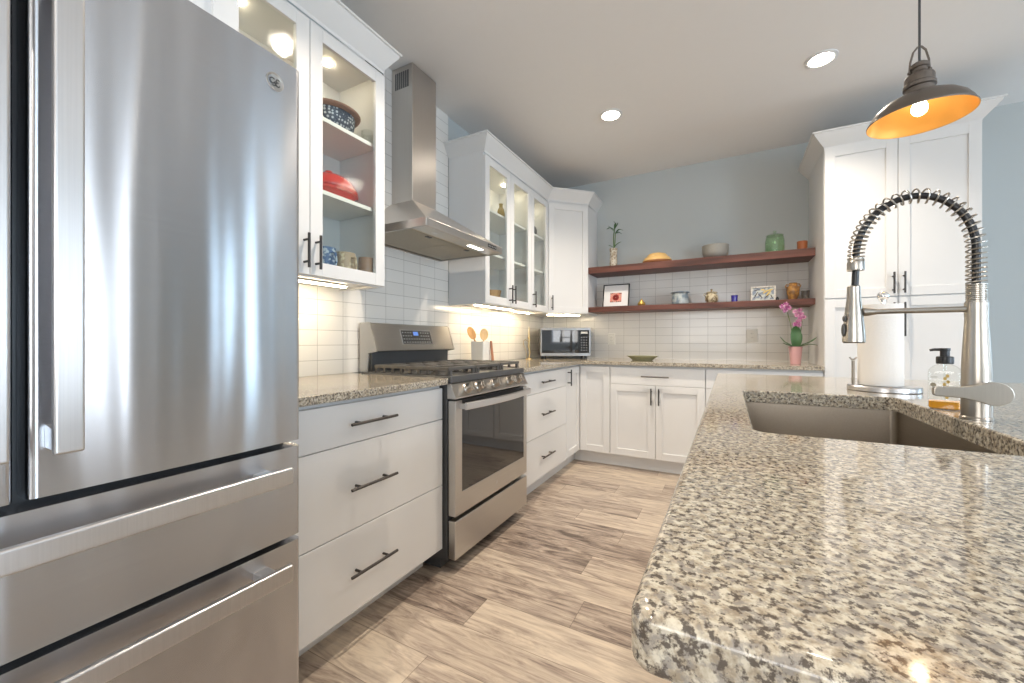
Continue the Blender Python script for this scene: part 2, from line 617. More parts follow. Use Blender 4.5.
        wn.keep_sharp = True
        if parent is not None:
            o.parent = parent
        return o


def tag(o, label, cat, group=None):
    o['label'] = label
    o['category'] = cat
    if group:
        o['group'] = group
    return o


def thing(name, label, cat, loc=(0, 0, 0), rz=0.0, group=None):
    o = bpy.data.objects.new(name, None)
    o.empty_display_size = 0.05
    o.location = loc
    o.rotation_euler = (0, 0, rz)
    COL.objects.link(o)
    return tag(o, label, cat, group)


def structure(name, mb, m, parent=None):
    o = mb.build(name, m, parent)
    if parent is None:
        o['kind'] = 'structure'
    return o


def dup(root, loc, label=None):
    """A copy of a thing with copies of its parts and their sub-parts."""
    r = root.copy()
    COL.objects.link(r)
    r.location = loc
    if label:
        r['label'] = label
    for ch in list(root.children):
        c = ch.copy()
        COL.objects.link(c)
        c.parent = r
        for g in list(ch.children):
            d = g.copy()
            COL.objects.link(d)
            d.parent = c
    return r


def frame_M(o, u, n):
    """Local (u, n, z) -> world: u along a front, n out of it."""
    u = Vector(u).normalized()
    n = Vector(n).normalized()
    return Matrix(((u.x, n.x, 0, o[0]), (u.y, n.y, 0, o[1]), (u.z, n.z, 1, o[2]), (0, 0, 0, 1)))


# ------------------------------------------------------------------ setting
structure('floor', MB().box(XL - 0.1, XR + 0.1, YF - 0.1, YB + 0.1, -0.08, 0), M_floor)
structure('ceiling', MB().box(XL - 0.1, XR + 0.1, YF - 0.1, YB + 0.1, ZC, ZC + 0.08), M_ceil)
wl = structure('wall_left', MB().box(XL - 0.1, XL, YF, YB, 0, ZC), M_wall)
wb = structure('wall_back', MB().box(XL - 0.1, XR + 0.1, YB, YB + 0.1, 0, ZC), M_wall)
# wall behind the camera, with a window opening
fx0, fx1, fx2, fx3, fz0, fz1 = -1.2, 0.9, 2.9, 3.9, 1.02, 2.22
structure('wall_front', MB().box(XL - 0.1, fx0, YF - 0.1, YF, 0, ZC).box(fx1, fx2, YF - 0.1, YF, 0, ZC).box(fx3, XR + 0.1, YF - 0.1, YF, 0, ZC)
          .box(fx0, fx1, YF - 0.1, YF, 0, fz0).box(fx0, fx1, YF - 0.1, YF, fz1, ZC).box(fx2, fx3, YF - 0.1, YF, 0, fz0).box(fx2, fx3, YF - 0.1, YF, fz1, ZC), M_wall)
# side wall with a window, a glass door and an added window opening
w0, w1, wz0, wz1 = 1.30, 1.66, 0.25, 2.42
v0, v1, vz0, vz1 = 3.25, 3.85, 0.75, 2.35
d0, d1, dz1 = -1.95, -0.05, 2.25
structure('wall_right', MB().box(XR, XR + 0.1, YF, d0, 0, ZC).box(XR, XR + 0.1, d1, w0, 0, ZC).box(XR, XR + 0.1, w1, v0, 0, ZC).box(XR, XR + 0.1, v1, YB, 0, ZC).box(XR, XR + 0.1, v0, v1, 0, vz0).box(XR, XR + 0.1, v0, v1, vz1, ZC)
          .box(XR, XR + 0.1, d0, d1, dz1, ZC).box(XR, XR + 0.1, w0, w1, 0, wz0).box(XR, XR + 0.1, w0, w1, wz1, ZC), M_wall)


def window(name, axis, pos, a0, a1, z0, z1):
    f = MB()
    t = 0.05

    def bx(p, q, r, s, d0=-0.02, d1=0.1):
        if axis == 0:
            f.box(pos + d0, pos + d1, p, q, r, s, 0.003)
        else:
            f.box(p, q, pos - d1, pos - d0, r, s, 0.003)
    bx(a0, a0 + t, z0, z1); bx(a1 - t, a1, z0, z1); bx(a0 + t, a1 - t, z0, z0 + t); bx(a0 + t, a1 - t, z1 - t, z1)
    m = (a0 + a1) / 2
    bx(m - 0.025, m + 0.025, z0 + t, z1 - t, 0.03, 0.07)
    o = structure(name, f, M_trim)
    g = MB()
    if axis == 0:
        g.box(pos + 0.048, pos + 0.054, a0 + t, a1 - t, z0 + t, z1 - t)
    else:
        g.box(a0 + t, a1 - t, pos - 0.054, pos - 0.048, z0 + t, z1 - t)
    g.build('glass', M_pane, o)


window('window_1', 0, XR, w0, w1, wz0, wz1)
window('added_window', 0, XR, v0, v1, vz0, vz1)  # unseen window added for the blue light on the back wall
window('window_2', 1, YF, fx0, fx1, fz0, fz1)
window('window_3', 1, YF, fx2, fx3, fz0, fz1)
window('door_1', 0, XR, d0, d1, 0.0, dz1)
structure('baseboard_back', MB().box(1.345, XR, YB - 0.014, YB, 0, 0.11, 0.003), M_trim)
structure('baseboard_right', MB().box(XR - 0.014, XR, d1 + 0.02, YB - 0.014, 0, 0.11, 0.003), M_trim)
structure('baseboard_front', MB().box(XL, XR - 0.02, YF, YF + 0.014, 0, 0.11, 0.003), M_trim)

# tiled backsplash, fixed to the two walls
TT = 0.008
y_t0, y_t1 = 1.456, 2.382
MB().box(XL, XL + TT, 0.60, YB - TT, 0.914, 1.40).box(XL, XL + TT, y_t0, y_t1, 1.40, ZC).build('backsplash_tile', M_tileL, wl)
MB().box(XL + TT, 0.575, YB - TT, YB, 0.914, 1.745).build('backsplash_tile', M_tileB, wb)


# ------------------------------------------------------------------ cabinet helpers
def bar_pull(parent, M, u, z, L, vertical, m=M_bronze):
    mb = MB(M)
    so, r = 0.032, 0.0055
    if vertical:
        mb.tube([(u, so, z - L / 2), (u, so, z + L / 2)], r, 10)
        for k in (-1, 1):
            mb.tube([(u, 0.0, z + k * L * 0.32), (u, so, z + k * L * 0.32)], 0.0048, 8)
    else:
        mb.tube([(u - L / 2, so, z), (u + L / 2, so, z)], r, 10)
        for k in (-1, 1):
            mb.tube([(u + k * L * 0.30, 0.0, z), (u + k * L * 0.30, so, z)], 0.0048, 8)
    return mb.build('handle', m, parent)


def front(root, M, u0, u1, z0, z1, style='shaker', pull=None, name='door', fr=0.057, g=0.0015):
    """A cabinet front in the frame M (u along, n outwards from the carcass face, z up): slab, shaker or glass."""
    u0, u1, z0, z1 = u0 + g, u1 - g, z0 + g, z1 - g
    t = 0.020
    mb = MB(M)
    if style == 'slab':
        mb.box(u0, u1, 0, t, z0, z1, 0.0015, 1)
    else:
        mb.box(u0, u0 + fr, 0, t, z0, z1, 0.0012, 1).box(u1 - fr, u1, 0, t, z0, z1, 0.0012, 1)
        mb.box(u0 + fr, u1 - fr, 0, t, z0, z0 + fr, 0.0012, 1).box(u0 + fr, u1 - fr, 0, t, z1 - fr, z1, 0.0012, 1)
        if style == 'shaker':
            mb.box(u0 + fr - 0.002, u1 - fr + 0.002, 0, t - 0.010, z0 + fr - 0.002, z1 - fr + 0.002)
    d = mb.build(name, M_white, root)
    if style == 'glass':
        MB(M).box(u0 + fr - 0.003, u1 - fr + 0.003, 0.007, 0.011, z0 + fr - 0.003, z1 - fr + 0.003).build('glass', M_glass, d)
    if pull:
        u, z, L, vert = pull
        bar_pull(d, M @ Matrix.Translation((0, t, 0)), u, z, L, vert)
    return d


def crown_piece(mb, P0, P1, out0, out1, z0=2.405, z1=2.517, proj=0.062):
    """Sloped crown strip between two base points; out0/out1 are the outward offsets (vectors) at its ends."""
    prof = [(0.0, 0.0), (0.006, 0.0), (0.012, 0.10), (0.022, 0.16), (0.82, 0.80), (0.86, 0.90), (1.0, 0.92), (1.0, 1.0), (0.0, 1.0)]
    h = z1 - z0
    A, B = [], []
    for a, b in prof:
        A.append(Vector(P0) + Vector(out0) * a * proj + Vector((0, 0, z0 + b * h)))
        B.append(Vector(P1) + Vector(out1) * a * proj + Vector((0, 0, z0 + b * h)))
    b = bmesh.new()
    va = [b.verts.new(p) for p in A]
    vb = [b.verts.new(p) for p in B]
    n = len(va)
    for i in range(n):
        b.faces.new((va[i], vb[i], vb[(i + 1) % n], va[(i + 1) % n]))
    b.faces.new(va[::-1])
    b.faces.new(vb)
    mb._take(b)


UB, UT = 1.350, 2.409        # bottom and top of the upper cabinets
BXL = -1.205                 # carcass face of the left base run
BYB = 3.50                   # carcass face of the back base run
UXL = -1.515                 # carcass face of the left upper run


def open_carcass(root, y0, y1, shelves=(1.716, 2.03)):
    b = MB()
    t = 0.018
    x0, x1 = XL + 0.0085, UXL
    b.box(x0, x0 + 0.008, y0 + t, y1 - t, UB + t, UT - t)
    b.box(x0, x1, y0, y0 + t, UB, UT).box(x0, x1, y1 - t, y1, UB, UT)
    b.box(x0, x1, y0 + t, y1 - t, UB + 0.012, UB + t + 0.012).box(x0, x1, y0 + t, y1 - t, UT - t, UT)
    b.box(x1 - 0.02, x1, y0 + t, y1 - t, UB, UB + 0.012)          # light rail
    b.build('body', M_white, root)
    for z in shelves:
        MB().box(x0 + 0.009, x1 - 0.015, y0 + t + 0.001, y1 - t - 0.001, z, z + 0.018, 0.001, 1).build('shelf', M_inner, root)
    # a small round lamp set into the underside of the cabinet top
    n = max(1, round((y1 - y0) / 0.42))
    for k in range(n):
        yy = y0 + (y1 - y0) * (k + 0.5) / n
        MB().lathe([(0.0, 0.0), (0.017, 0.0), (0.020, 0.004), (0.020, 0.008)], (-1.66, yy, UT - t - 0.008), 20).build('puck_lamp', M_puck, root)


M_puck = mat('puck_lamp_glow', (1, 1, 1), 0.5, emit=(1.0, 0.84, 0.58), estr=90)

# ------------------------------------------------------------------ left run, base
CY0, CY1 = 0.660, 1.515      # three-drawer base left of the range
RY0, RY1 = 1.522, 2.280      # range
DY0, DY1 = 2.285, 3.145      # three-drawer base right of the range
SY1 = 3.48                   # lazy-susan corner, left leg
SX1 = -0.911                 # lazy-susan corner, back leg


def base_left(name, label, y0, y1):
    root = thing(name, label, 'cabinet', (-1.5, (y0 + y1) / 2, 0))
    MB().box(XL + 0.001, BXL, y0, y1, 0.112, 0.8835).box(XL + 0.001, BXL - (0.10 if y0 < 1 else 0.055), y0, y1, 0, 0.112).build('body', M_white, root)
    M = frame_M((BXL, y0, 0), (0, 1, 0), (1, 0, 0))
    w = y1 - y0
    for z0, z1 in ((0.7215, 0.868), (0.412, 0.7215), (0.113, 0.412)):
        front(root, M, 0.001, w - 0.001, z0, z1, 'slab', (w / 2 - (0.008 if y0 < 1 else 0), (z0 + z1) / 2, 0.218, False), 'drawer')
    return root


base_left('base_cabinet', 'white three-drawer base cabinet between the refrigerator and the range', CY0, CY1)
base_left('base_cabinet', 'white three-drawer base cabinet on the far side of the range', DY0, DY1)

root = thing('corner_base_cabinet', 'white L-shaped corner base cabinet below the microwave with two narrow doors', 'cabinet', (-1.5, 3.8, 0))
MB().prism([(XL + 0.001, DY1 + 0.001), (BXL, DY1 + 0.001), (BXL, BYB), (SX1, BYB), (SX1, YB - 0.001), (XL + 0.001, YB - 0.001)], 2, 0.112, 0.8835).prism(
    [(XL + 0.001, DY1 + 0.001), (BXL - 0.055, DY1 + 0.001), (BXL - 0.055, BYB + 0.055), (SX1, BYB + 0.055), (SX1, YB - 0.001), (XL + 0.001, YB - 0.001)], 2, 0, 0.112).build('body', M_white, root)
front(root, frame_M((BXL, DY1, 0), (0, 1, 0), (1, 0, 0)), 0.002, SY1 - DY1 - 0.001, 0.113, 0.868, 'shaker', (0.032, 0.785, 0.135, True))
front(root, frame_M((BXL, BYB, 0), (1, 0, 0), (0, -1, 0)), 0.023, SX1 - BXL - 0.002, 0.113, 0.868, 'shaker')


def base_back(label, x0, x1):
    root = thing('base_cabinet', label, 'cabinet', ((x0 + x1) / 2, 3.8, 0))
    MB().box(x0, x1, BYB, YB - 0.001, 0.112, 0.8835).box(x0, x1, BYB + 0.055, YB - 0.001, 0, 0.112).build('body', M_white, root)
    M = frame_M((x0, BYB, 0), (1, 0, 0), (0, -1, 0))
    w = x1 - x0
    front(root, M, 0.001, w - 0.001, 0.7215, 0.868, 'slab', (w / 2, 0.795, 0.218, False), 'drawer')
    front(root, M, 0.001, w / 2, 0.113, 0.7215, 'shaker', (w / 2 - 0.03, 0.63, 0.135, True))
    front(root, M, w / 2, w - 0.001, 0.113, 0.7215, 'shaker', (w / 2 + 0.03, 0.63, 0.135, True))


base_back('white base cabinet with one wide drawer over two doors, beside the corner cabinet', SX1 + 0.0005, -0.165)
base_back('white base cabinet mostly hidden behind the island, next to the tall pantry', -0.1645, 0.573)

# countertops
CZ0, CZ1 = 0.884, 0.914
tag(MB().prism([(XL + 0.001, 0.656), (BXL + 0.05, 0.656), (BXL + 0.05, CY1 + 0.004), (XL + 0.001, CY1 + 0.004)], 2, CZ0, CZ1, 0.004).build('countertop', M_gran),
    'short granite countertop between the refrigerator and the range', 'countertop')
tag(MB().prism([(XL + 0.001, RY1 + 0.003), (BXL + 0.05, RY1 + 0.003), (BXL + 0.05, BYB - 0.05), (0.574, BYB - 0.05), (0.574, YB - 0.001), (XL + 0.001, YB - 0.001)], 2, CZ0, CZ1, 0.004).build('countertop', M_gran),
    'L-shaped granite countertop running along the back wall under the shelves', 'countertop')

# ------------------------------------------------------------------ upper cabinets
# above the refrigerator
root = thing('upper_cabinet', 'deep white cabinet directly above the refrigerator', 'cabinet', (-1.5, 0.2, 1.83))
FX = -1.26
MB().box(XL + 0.001, FX, -0.27, 0.651, 1.83, UT).build('body', M_white, root)
M = frame_M((FX, -0.27, 0), (0, 1, 0), (1, 0, 0))
front(root, M, 0.001, 0.461, 1.832, 2.392, 'shaker', (0.43, 1.92, 0.135, True), fr=0.065)
front(root, M, 0.461, 0.921, 1.832, 2.392, 'shaker', (0.492, 1.92, 0.135, True), fr=0.065)
cb = MB()
crown_piece(cb, (FX, -0.27, 0), (FX, 0.651, 0), (1, 0, 0), (1, 0, 0))
cb.build('crown', M_white, root)

# glass pair left of the hood
gy0, gy1, gm = 0.660, 1.456, 1.052
root = thing('upper_cabinet', 'white glass-door cabinet holding the red casserole, between refrigerator and hood', 'cabinet', (-1.66, 1.06, UB))
open_carcass(root, gy0, gy1)
M = frame_M((UXL, gy0, 0), (0, 1, 0), (1, 0, 0))
front(root, M, 0.0, gm - gy0, UB + 0.004, 2.392, 'glass', (gm - gy0 - 0.026, 1.447, 0.137, True))
front(root, M, gm - gy0, gy1 - gy0, UB + 0.004, 2.392, 'glass', (gm - gy0 + 0.026, 1.447, 0.137, True))
cb = MB()
crown_piece(cb, (UXL + 0.012, gy0, 0), (UXL + 0.012, gy1, 0), (1, 0, 0), (1, 1, 0))
crown_piece(cb, (XL + 0.009, gy1, 0), (UXL + 0.012, gy1, 0), (0, 1, 0), (1, 1, 0))
cb.build('crown', M_white, root)

# right of the hood: pair, single, diagonal corner
hy0, hy1, hy2, hy3 = 2.385, 3.125, 3.500, 3.500
root = thing('upper_cabinet', 'white upper cabinet with two glass doors just beyond the range hood', 'cabinet', (-1.66, 2.75, UB))
open_carcass(root, hy0, hy1)
M = frame_M((UXL, hy0, 0), (0, 1, 0), (1, 0, 0))
hw = (hy1 - hy0) / 2
front(root, M, 0.0, hw, UB + 0.004, 2.392, 'glass', (hw - 0.026, 1.447, 0.137, True))
front(root, M, hw, 2 * hw, UB + 0.004, 2.392, 'glass', (hw + 0.026, 1.447, 0.137, True))
cb = MB()
crown_piece(cb, (XL + 0.009, hy0, 0), (UXL + 0.012, hy0, 0), (0, -1, 0), (1, -1, 0))
crown_piece(cb, (UXL + 0.012, hy0, 0), (UXL + 0.012, hy1, 0), (1, -1, 0), (1, 0, 0))
cb.build('crown', M_white, root)

root = thing('upper_cabinet', 'narrow white upper cabinet with a single glass door beside the diagonal corner cabinet', 'cabinet', (-1.66, 3.31, UB))
open_carcass(root, hy1 + 0.001, hy2 - 0.001)
M = frame_M((UXL, hy1, 0), (0, 1, 0), (1, 0, 0))
front(root, M, 0.001, hy2 - hy1 - 0.003, UB + 0.004, 2.392, 'glass', (0.028, 1.447, 0.137, True))
cb = MB()
k45 = math.tan(R(22.5))
crown_piece(cb, (UXL + 0.012, hy1, 0), (UXL + 0.012, hy2, 0), (1, 0, 0), (1, -k45, 0))
cb.build('crown', M_white, root)

root = thing('corner_upper_cabinet', 'white diagonal corner upper cabinet with a solid door above the microwave', 'cabinet', (-1.6, 3.9, UB))
cxr = -1.21
cA, cB_ = (UXL, hy2), (cxr, YB - 0.305)
MB().prism([(XL + 0.009, hy2), (cA[0], cA[1]), (cB_[0], cB_[1]), (cxr, YB - 0.009), (XL + 0.009, YB - 0.009)], 2, UB, UT).build('body', M_white, root)
u = Vector((cB_[0] - cA[0], cB_[1] - cA[1], 0))
dl = u.length
u.normalize()
nn = Vector((u.y, -u.x, 0))
M = frame_M((cA[0], cA[1], 0), u, nn)
front(root, M, 0.012, dl - 0.008, UB + 0.004, 2.392, 'shaker', (0.042, 1.447, 0.137, True))
cb = MB()
off = nn * 0.012
crown_piece(cb, (UXL + 0.012, hy2, 0), Vector((cxr, cB_[1], 0)) + off, (1, -k45, 0), Vector((k45 * 0 + 1.0, -k45, 0)))
crown_piece(cb, Vector((cxr, cB_[1], 0)) + off, (cxr, YB - 0.001, 0), (1.0, -k45, 0), (1, 0, 0))
cb.build('crown', M_white, root)


def strip_light(label, p0, p1, wid=0.035):
    p0, p1 = Vector(p0), Vector(p1)
    root = thing('under_cabinet_light', label, 'light', (p0 + p1) / 2, 0, 'light bars under the upper cabinets')
    d = (p1 - p0)
    L = d.length
    M = frame_M(p0, d, Vector((-d.y, d.x, 0)))
    MB(M).box(0, L, -wid / 2, wid / 2, 0.005, 0.0125, 0.002).build('housing', M_white, root)
    MB(M).box(0.006, L - 0.006, -wid / 2 + 0.004, wid / 2 - 0.004, 0.0, 0.005, 0.001, 1).build('diffuser', M_strip, root)


zl = UB - 0.002
strip_light('light bar under the cabinet next to the refrigerator', (-1.66, 0.74, zl), (-1.66, 1.36, zl))
strip_light('light bar under the two-door glass cabinet beyond the hood', (-1.63, 2.46, zl), (-1.63, 3.04, zl))
strip_light('short light bar under the single-door glass cabinet', (-1.68, 3.17, zl), (-1.68, 3.46, zl))
_a = Vector((cA[0], cA[1], 0)) - nn * 0.10 + u * 0.04
_b = Vector((cA[0], cA[1], 0)) - nn * 0.10 + u * (dl - 0.04)
strip_light('light bar under the diagonal corner cabinet above the microwave', (_a.x, _a.y, UB - 0.013), (_b.x, _b.y, UB - 0.013))

# ------------------------------------------------------------------ refrigerator
root = thing('refrigerator', 'stainless steel french-door refrigerator at the left edge', 'refrigerator', (-1.4, 0.19, 0))
FY0, FY1, FXF = -0.262, 0.652, -0.961
MB().box(-1.80, FXF - 0.062, FY0 + 0.004, FY1 - 0.004, 0.02, 1.76, 0.004).build('body', M_dark, root)


def fridge_front(name, y0, y1, z0, z1):
    """Slightly bowed steel front with rounded long edges."""
    mb = MB()
    n = 14
    poly = []
    r = 0.012
    poly.append((FXF - 0.058, y0))
    for k in range(5):
        a = R(180 - 90 * k / 4)
        poly.append((FXF - r + r * math.sin(PI - a) * 1.0 - 0.002, y0 + r + r * math.cos(a)))
    for k in range(1, n):
        t = k / n
        poly.append((FXF - 0.002 + 0.004 * math.sin(PI * t), y0 + r + (y1 - y0 - 2 * r) * t))
    for k in range(5):
        a = R(90 - 90 * k / 4)
        poly.append((FXF - r + r * math.sin(a) - 0.002, y1 - r + r * math.cos(a)))
    poly.append((FXF - 0.058, y1))
    mb.prism(poly, 2, z0, z1)
    return mb.build(name, M_steel, root, angle=40)


dr = fridge_front('door', 0.196, FY1, 0.837, 1.772)
dl_ = fridge_front('door', FY0, 0.183, 0.837, 1.772)
dw1 = fridge_front('freezer_drawer', FY0, FY1, 0.600, 0.822)
dw2 = fridge_front('freezer_drawer', FY0, FY1, 0.075, 0.586)


def fridge_pull_v(d, y):
    mb = MB()
    mb.box(-0.912, -0.897, y - 0.017, y + 0.017, 0.912, 1.70, 0.004, 3)
    for z in (0.925, 1.665):
        mb.hexa([(FXF - 0.002, y - 0.012, z - 0.010), (-0.910, y - 0.012, z - 0.010), (-0.910, y + 0.012, z - 0.010), (FXF - 0.002, y + 0.012, z - 0.010),
                 (FXF - 0.002, y - 0.012, z + 0.028), (-0.910, y - 0.012, z + 0.02), (-0.910, y + 0.012, z + 0.02), (FXF - 0.002, y + 0.012, z + 0.028)], 0.002)
    mb.build('handle', M_bar, d)


fridge_pull_v(dr, 0.226)
fridge_pull_v(dl_, 0.150)
for d, z in ((dw1, 0.772), (dw2, 0.545)):
    mb = MB().box(-0.912, -0.897, -0.20, 0.590, z - 0.019, z + 0.019, 0.004, 3)
    for y in (-0.16, 0.550):
        mb.box(FXF - 0.002, -0.910, y - 0.017, y + 0.017, z - 0.009, z + 0.009, 0.003)
    mb.build('handle', M_bar, d)
# round badge with a scripted monogram
by, bz, bxx = 0.584, 1.708, FXF - 0.0002
bd = MB().lathe([(0.0, 0.0), (0.0165, 0.0), (0.0175, 0.0006), (0.0195, 0.0026), (0.0208, 0.0026), (0.0212, 0.0)], (bxx, by, bz), 36, 0).build('badge', M_steel2, root)


def curl(cy, cz, r, a0, a1, n=16, dr_=0.0):
    return [(bxx + 0.0012, by + cy + (r + dr_ * k / n) * math.cos(R(a0 + (a1 - a0) * k / n)), bz + cz + (r + dr_ * k / n) * math.sin(R(a0 + (a1 - a0) * k / n))) for k in range(n + 1)]


mb = MB()
mb.tube(curl(-0.0062, 0.001, 0.0062, 40, 360), 0.0011, 6)
mb.tube(curl(-0.003, -0.006, 0.0042, 90, -150), 0.0010, 6)
mb.tube(curl(0.0066, 0.004, 0.0040, 30, 290), 0.0011, 6)
mb.tube(curl(0.0066, -0.0042, 0.0046, 90, 350), 0.0011, 6)
mb.build('monogram', M_dark, bd)

# ------------------------------------------------------------------ range
root = thing('range', 'stainless steel gas range with black oven window and five knobs', 'range', (-1.45, 1.9, 0))
RXF = -1.120
MB().box(-1.795, RXF - 0.045, RY0, RY1, 0.06, 0.905, 0.003).box(-1.70, -1.22, RY0 + 0.02, RY1 - 0.02, 0.0, 0.06).build('body', M_dark, root)
# oven door: steel frame with a window opening
ZD0, ZD1 = 0.266, 0.808
mb = MB()
wy0, wy1, wz0_, wz1_ = RY0 + 0.060, RY1 - 0.044, 0.372, 0.770
mb.box(RXF - 0.042, RXF, RY0 + 0.003, wy0, ZD0, ZD1, 0.005, 3).box(RXF - 0.042, RXF, wy1, RY1 - 0.003, ZD0, ZD1, 0.005, 3)
mb.box(RXF - 0.042, RXF, wy0 - 0.006, wy1 + 0.006, ZD0, wz0_, 0.004).box(RXF - 0.040, RXF - 0.004, wy0 - 0.004, wy1 + 0.004, wz1_, ZD1, 0.003, mi=1)
od = mb.build('oven_door', [M_steel2, M_black], root)
MB().box(RXF - 0.040, RXF - 0.003, wy0 - 0.001, wy1 + 0.001, wz0_ - 0.001, wz1_ + 0.001).build('window', M_blackglass, od)
pts = []
for k in range(17):
    t = k / 16
    pts.append((RXF + 0.030 + 0.026 * math.sin(PI * t), RY0 + 0.045 + (RY1 - RY0 - 0.07) * t, 0.780))
hb = MB()
loops = []
for p in pts:
    loops.append([(p[0] + dx, p[1], p[2] + dz) for dx, dz in ((-0.006, -0.017), (0.004, -0.017), (0.007, -0.013), (0.007, 0.013), (0.004, 0.017), (-0.006, 0.017))])
hb.rings(loops, close=False)
hb.face(loops[0]); hb.face(loops[-1][::-1])
for k in (0, 16):
    p = pts[k]
    hb.box(RXF - 0.002, p[0] + 0.004, p[1] - 0.010, p[1] + 0.010, 0.768, 0.792, 0.002)
hb.build('handle', M_bar, od)
MB().lathe([(0, 0.0), (0.008, 0.0), (0.009, 0.0012), (0.0, 0.0016)], (RXF - 0.0003, 1.905, 0.318), 20, 0).build('badge', M_bar, od)
MB().box(RXF - 0.040, RXF, RY0 + 0.003, RY1 - 0.003, 0.066, 0.246, 0.005, 3).build('warming_drawer', M_steel2, root)
# sloped knob panel
cp = MB().prism([(RXF - 0.046, 0.816), (RXF + 0.004, 0.816), (RXF + 0.004, 0.824), (RXF - 0.026, 0.886), (RXF - 0.046, 0.886)], 1, RY0 + 0.001, RY1 - 0.001, 0.002).build('control_panel', M_steel2, root)
kn = Vector((0.062, 0, 0.030)).normalized()
for y in (1.632, 1.735, 1.895, 2.055, 2.158):
    c = Vector((RXF - 0.011, y, 0.855))
    ku = Vector((0, 1, 0))
    kv = kn.cross(ku)
    Mk = Matrix(((ku.x, kv.x, kn.x, c.x), (ku.y, kv.y, kn.y, c.y), (ku.z, kv.z, kn.z, c.z), (0, 0, 0, 1)))
    k_ = MB(Mk).lathe([(0, -0.002), (0.027, -0.002), (0.027, 0.006), (0.023, 0.010), (0.0205, 0.034), (0.018, 0.038), (0, 0.039)], (0, 0, 0), 28).box(
        -0.0045, 0.0045, -0.021, 0.021, 0.030, 0.044, 0.002).build('knob', M_nickel, root)
# cooktop
MB().box(-1.74, RXF - 0.022, RY0, RY1, 0.888, 0.921, 0.005, 3).build('cooktop', M_dark, root)
for x, y, r in ((-1.53, 1.655, 0.036), (-1.30, 1.655, 0.046), (-1.415, 1.90, 0.040), (-1.53, 2.145, 0.034), (-1.30, 2.145, 0.044)):
    MB().lathe([(0, 0.0), (r * 1.25, 0.0), (r * 1.2, 0.006), (r, 0.008), (r, 0.016), (r * 0.85, 0.019), (0, 0.019)], (x, y, 0.921), 24).build('burner', M_iron, root)
gys = (RY0 + 0.012, RY0 + 0.252, RY1 - 0.252, RY1 - 0.012)
for i in range(3):
    y0, y1 = gys[i] + 0.002, gys[i + 1] - 0.002
    x0, x1 = -1.655, RXF - 0.048
    mb = MB()
    b_ = 0.0075
    for y in (y0 + b_, y1 - b_):
        mb.box(x0, x1, y - b_, y + b_, 0.946, 0.962, 0.003)
        for k in range(9):
            xx = x0 + 0.012 + (x1 - x0 - 0.024) * k / 8
            mb.box(xx - 0.007, xx + 0.007, y - b_ * 0.8, y + b_ * 0.8, 0.921, 0.948)
        mb.box(x0, x1, y - b_ * 0.8, y + b_ * 0.8, 0.921, 0.926)
    for x in (x0 + b_, x1 - b_):
        mb.box(x - b_, x + b_, y0 + b_, y1 - b_, 0.946, 0.962, 0.003)
        mb.box(x - b_ * 0.8, x + b_ * 0.8, y0 + 2 * b_, y0 + 4 * b_, 0.921, 0.948).box(x - b_ * 0.8, x + b_ * 0.8, y1 - 4 * b_, y1 - 2 * b_, 0.921, 0.948)
    ym = (y0 + y1) / 2
    mb.box(x0, x1, ym - 0.006, ym + 0.006, 0.949, 0.962, 0.003)
    for x in (x0 + 0.14, (x0 + x1) / 2, x1 - 0.14):
        mb.box(x - 0.006, x + 0.006, y0 + b_, y1 - b_, 0.949, 0.962, 0.003)
    mb.build('grate', M_iron, root)
# backguard: dark riser and a leaning steel panel with a keypad
GY0, GY1 = RY0 + 0.038, RY1 - 0.016
MB().box(-1.795, -1.715, GY0 + 0.016, GY1 - 0.016, 0.90, 1.034, 0.003).build('riser', M_dark, root)
pnl = [(-1.795, 0.905), (-1.735, 0.905), (-1.725, 1.020), (-1.668, 1.030), (-1.666, 1.036), (-1.713, 1.184), (-1.722, 1.190), (-1.795, 1.190)]
bg = MB().prism(pnl, 1, GY0, GY0 + 0.015, 0.002).prism(pnl, 1, GY1 - 0.015, GY1, 0.002).prism(
    [(-1.790, 1.035), (-1.670, 1.032), (-1.668, 1.036), (-1.715, 1.183), (-1.722, 1.188), (-1.790, 1.188)], 1, GY0 + 0.012, GY1 - 0.012, 0.002).build('backguard', M_steel2, root)
pa, pb = Vector((-1.668, 0, 1.036)), Vector((-1.715, 0, 1.183))
pu = (pb - pa).normalized()
pn = Vector((pu.z, 0, -pu.x))
Mp = Matrix(((0, pu.x, pn.x, pa.x), (1, 0, 0, 1.772), (0, pu.z, pn.z, pa.z), (0, 0, 0, 1)))      # (y along, up the slope, out)
M_keyface = mat('keypad_plate', (0.075, 0.068, 0.062), 0.25, noise=0.04)
kp = MB(Mp).box(0, 0.272, 0.030, 0.125, 0.0, 0.003, 0.001, 1).build('keypad', M_bar, bg)
MB(Mp).box(0.006, 0.266, 0.036, 0.119, 0.003, 0.0042).build('keypad_face', M_keyface, kp)
M_lcd = mat('blue_display', (0.02, 0.04, 0.12), 0.2, emit=(0.16, 0.30, 0.75), estr=0.9, noise=0.02)
M_key = mat('keypad_marks', (0.55, 0.55, 0.53), 0.5, noise=0.02)
MB(Mp).box(0.106, 0.150, 0.088, 0.112, 0.0042, 0.0048).build('display', M_lcd, kp)
mb = MB(Mp)
for r_ in range(4):
    for c_ in range(11):
        yy, zz = 0.018 + c_ * 0.0225, 0.046 + r_ * 0.020
        if 0.086 < yy < 0.165 and r_ > 1:
            continue
        mb.box(yy - 0.004, yy + 0.004, zz - 0.0028, zz + 0.0028, 0.0042, 0.0046)
mb.build('keys', M_key, kp)

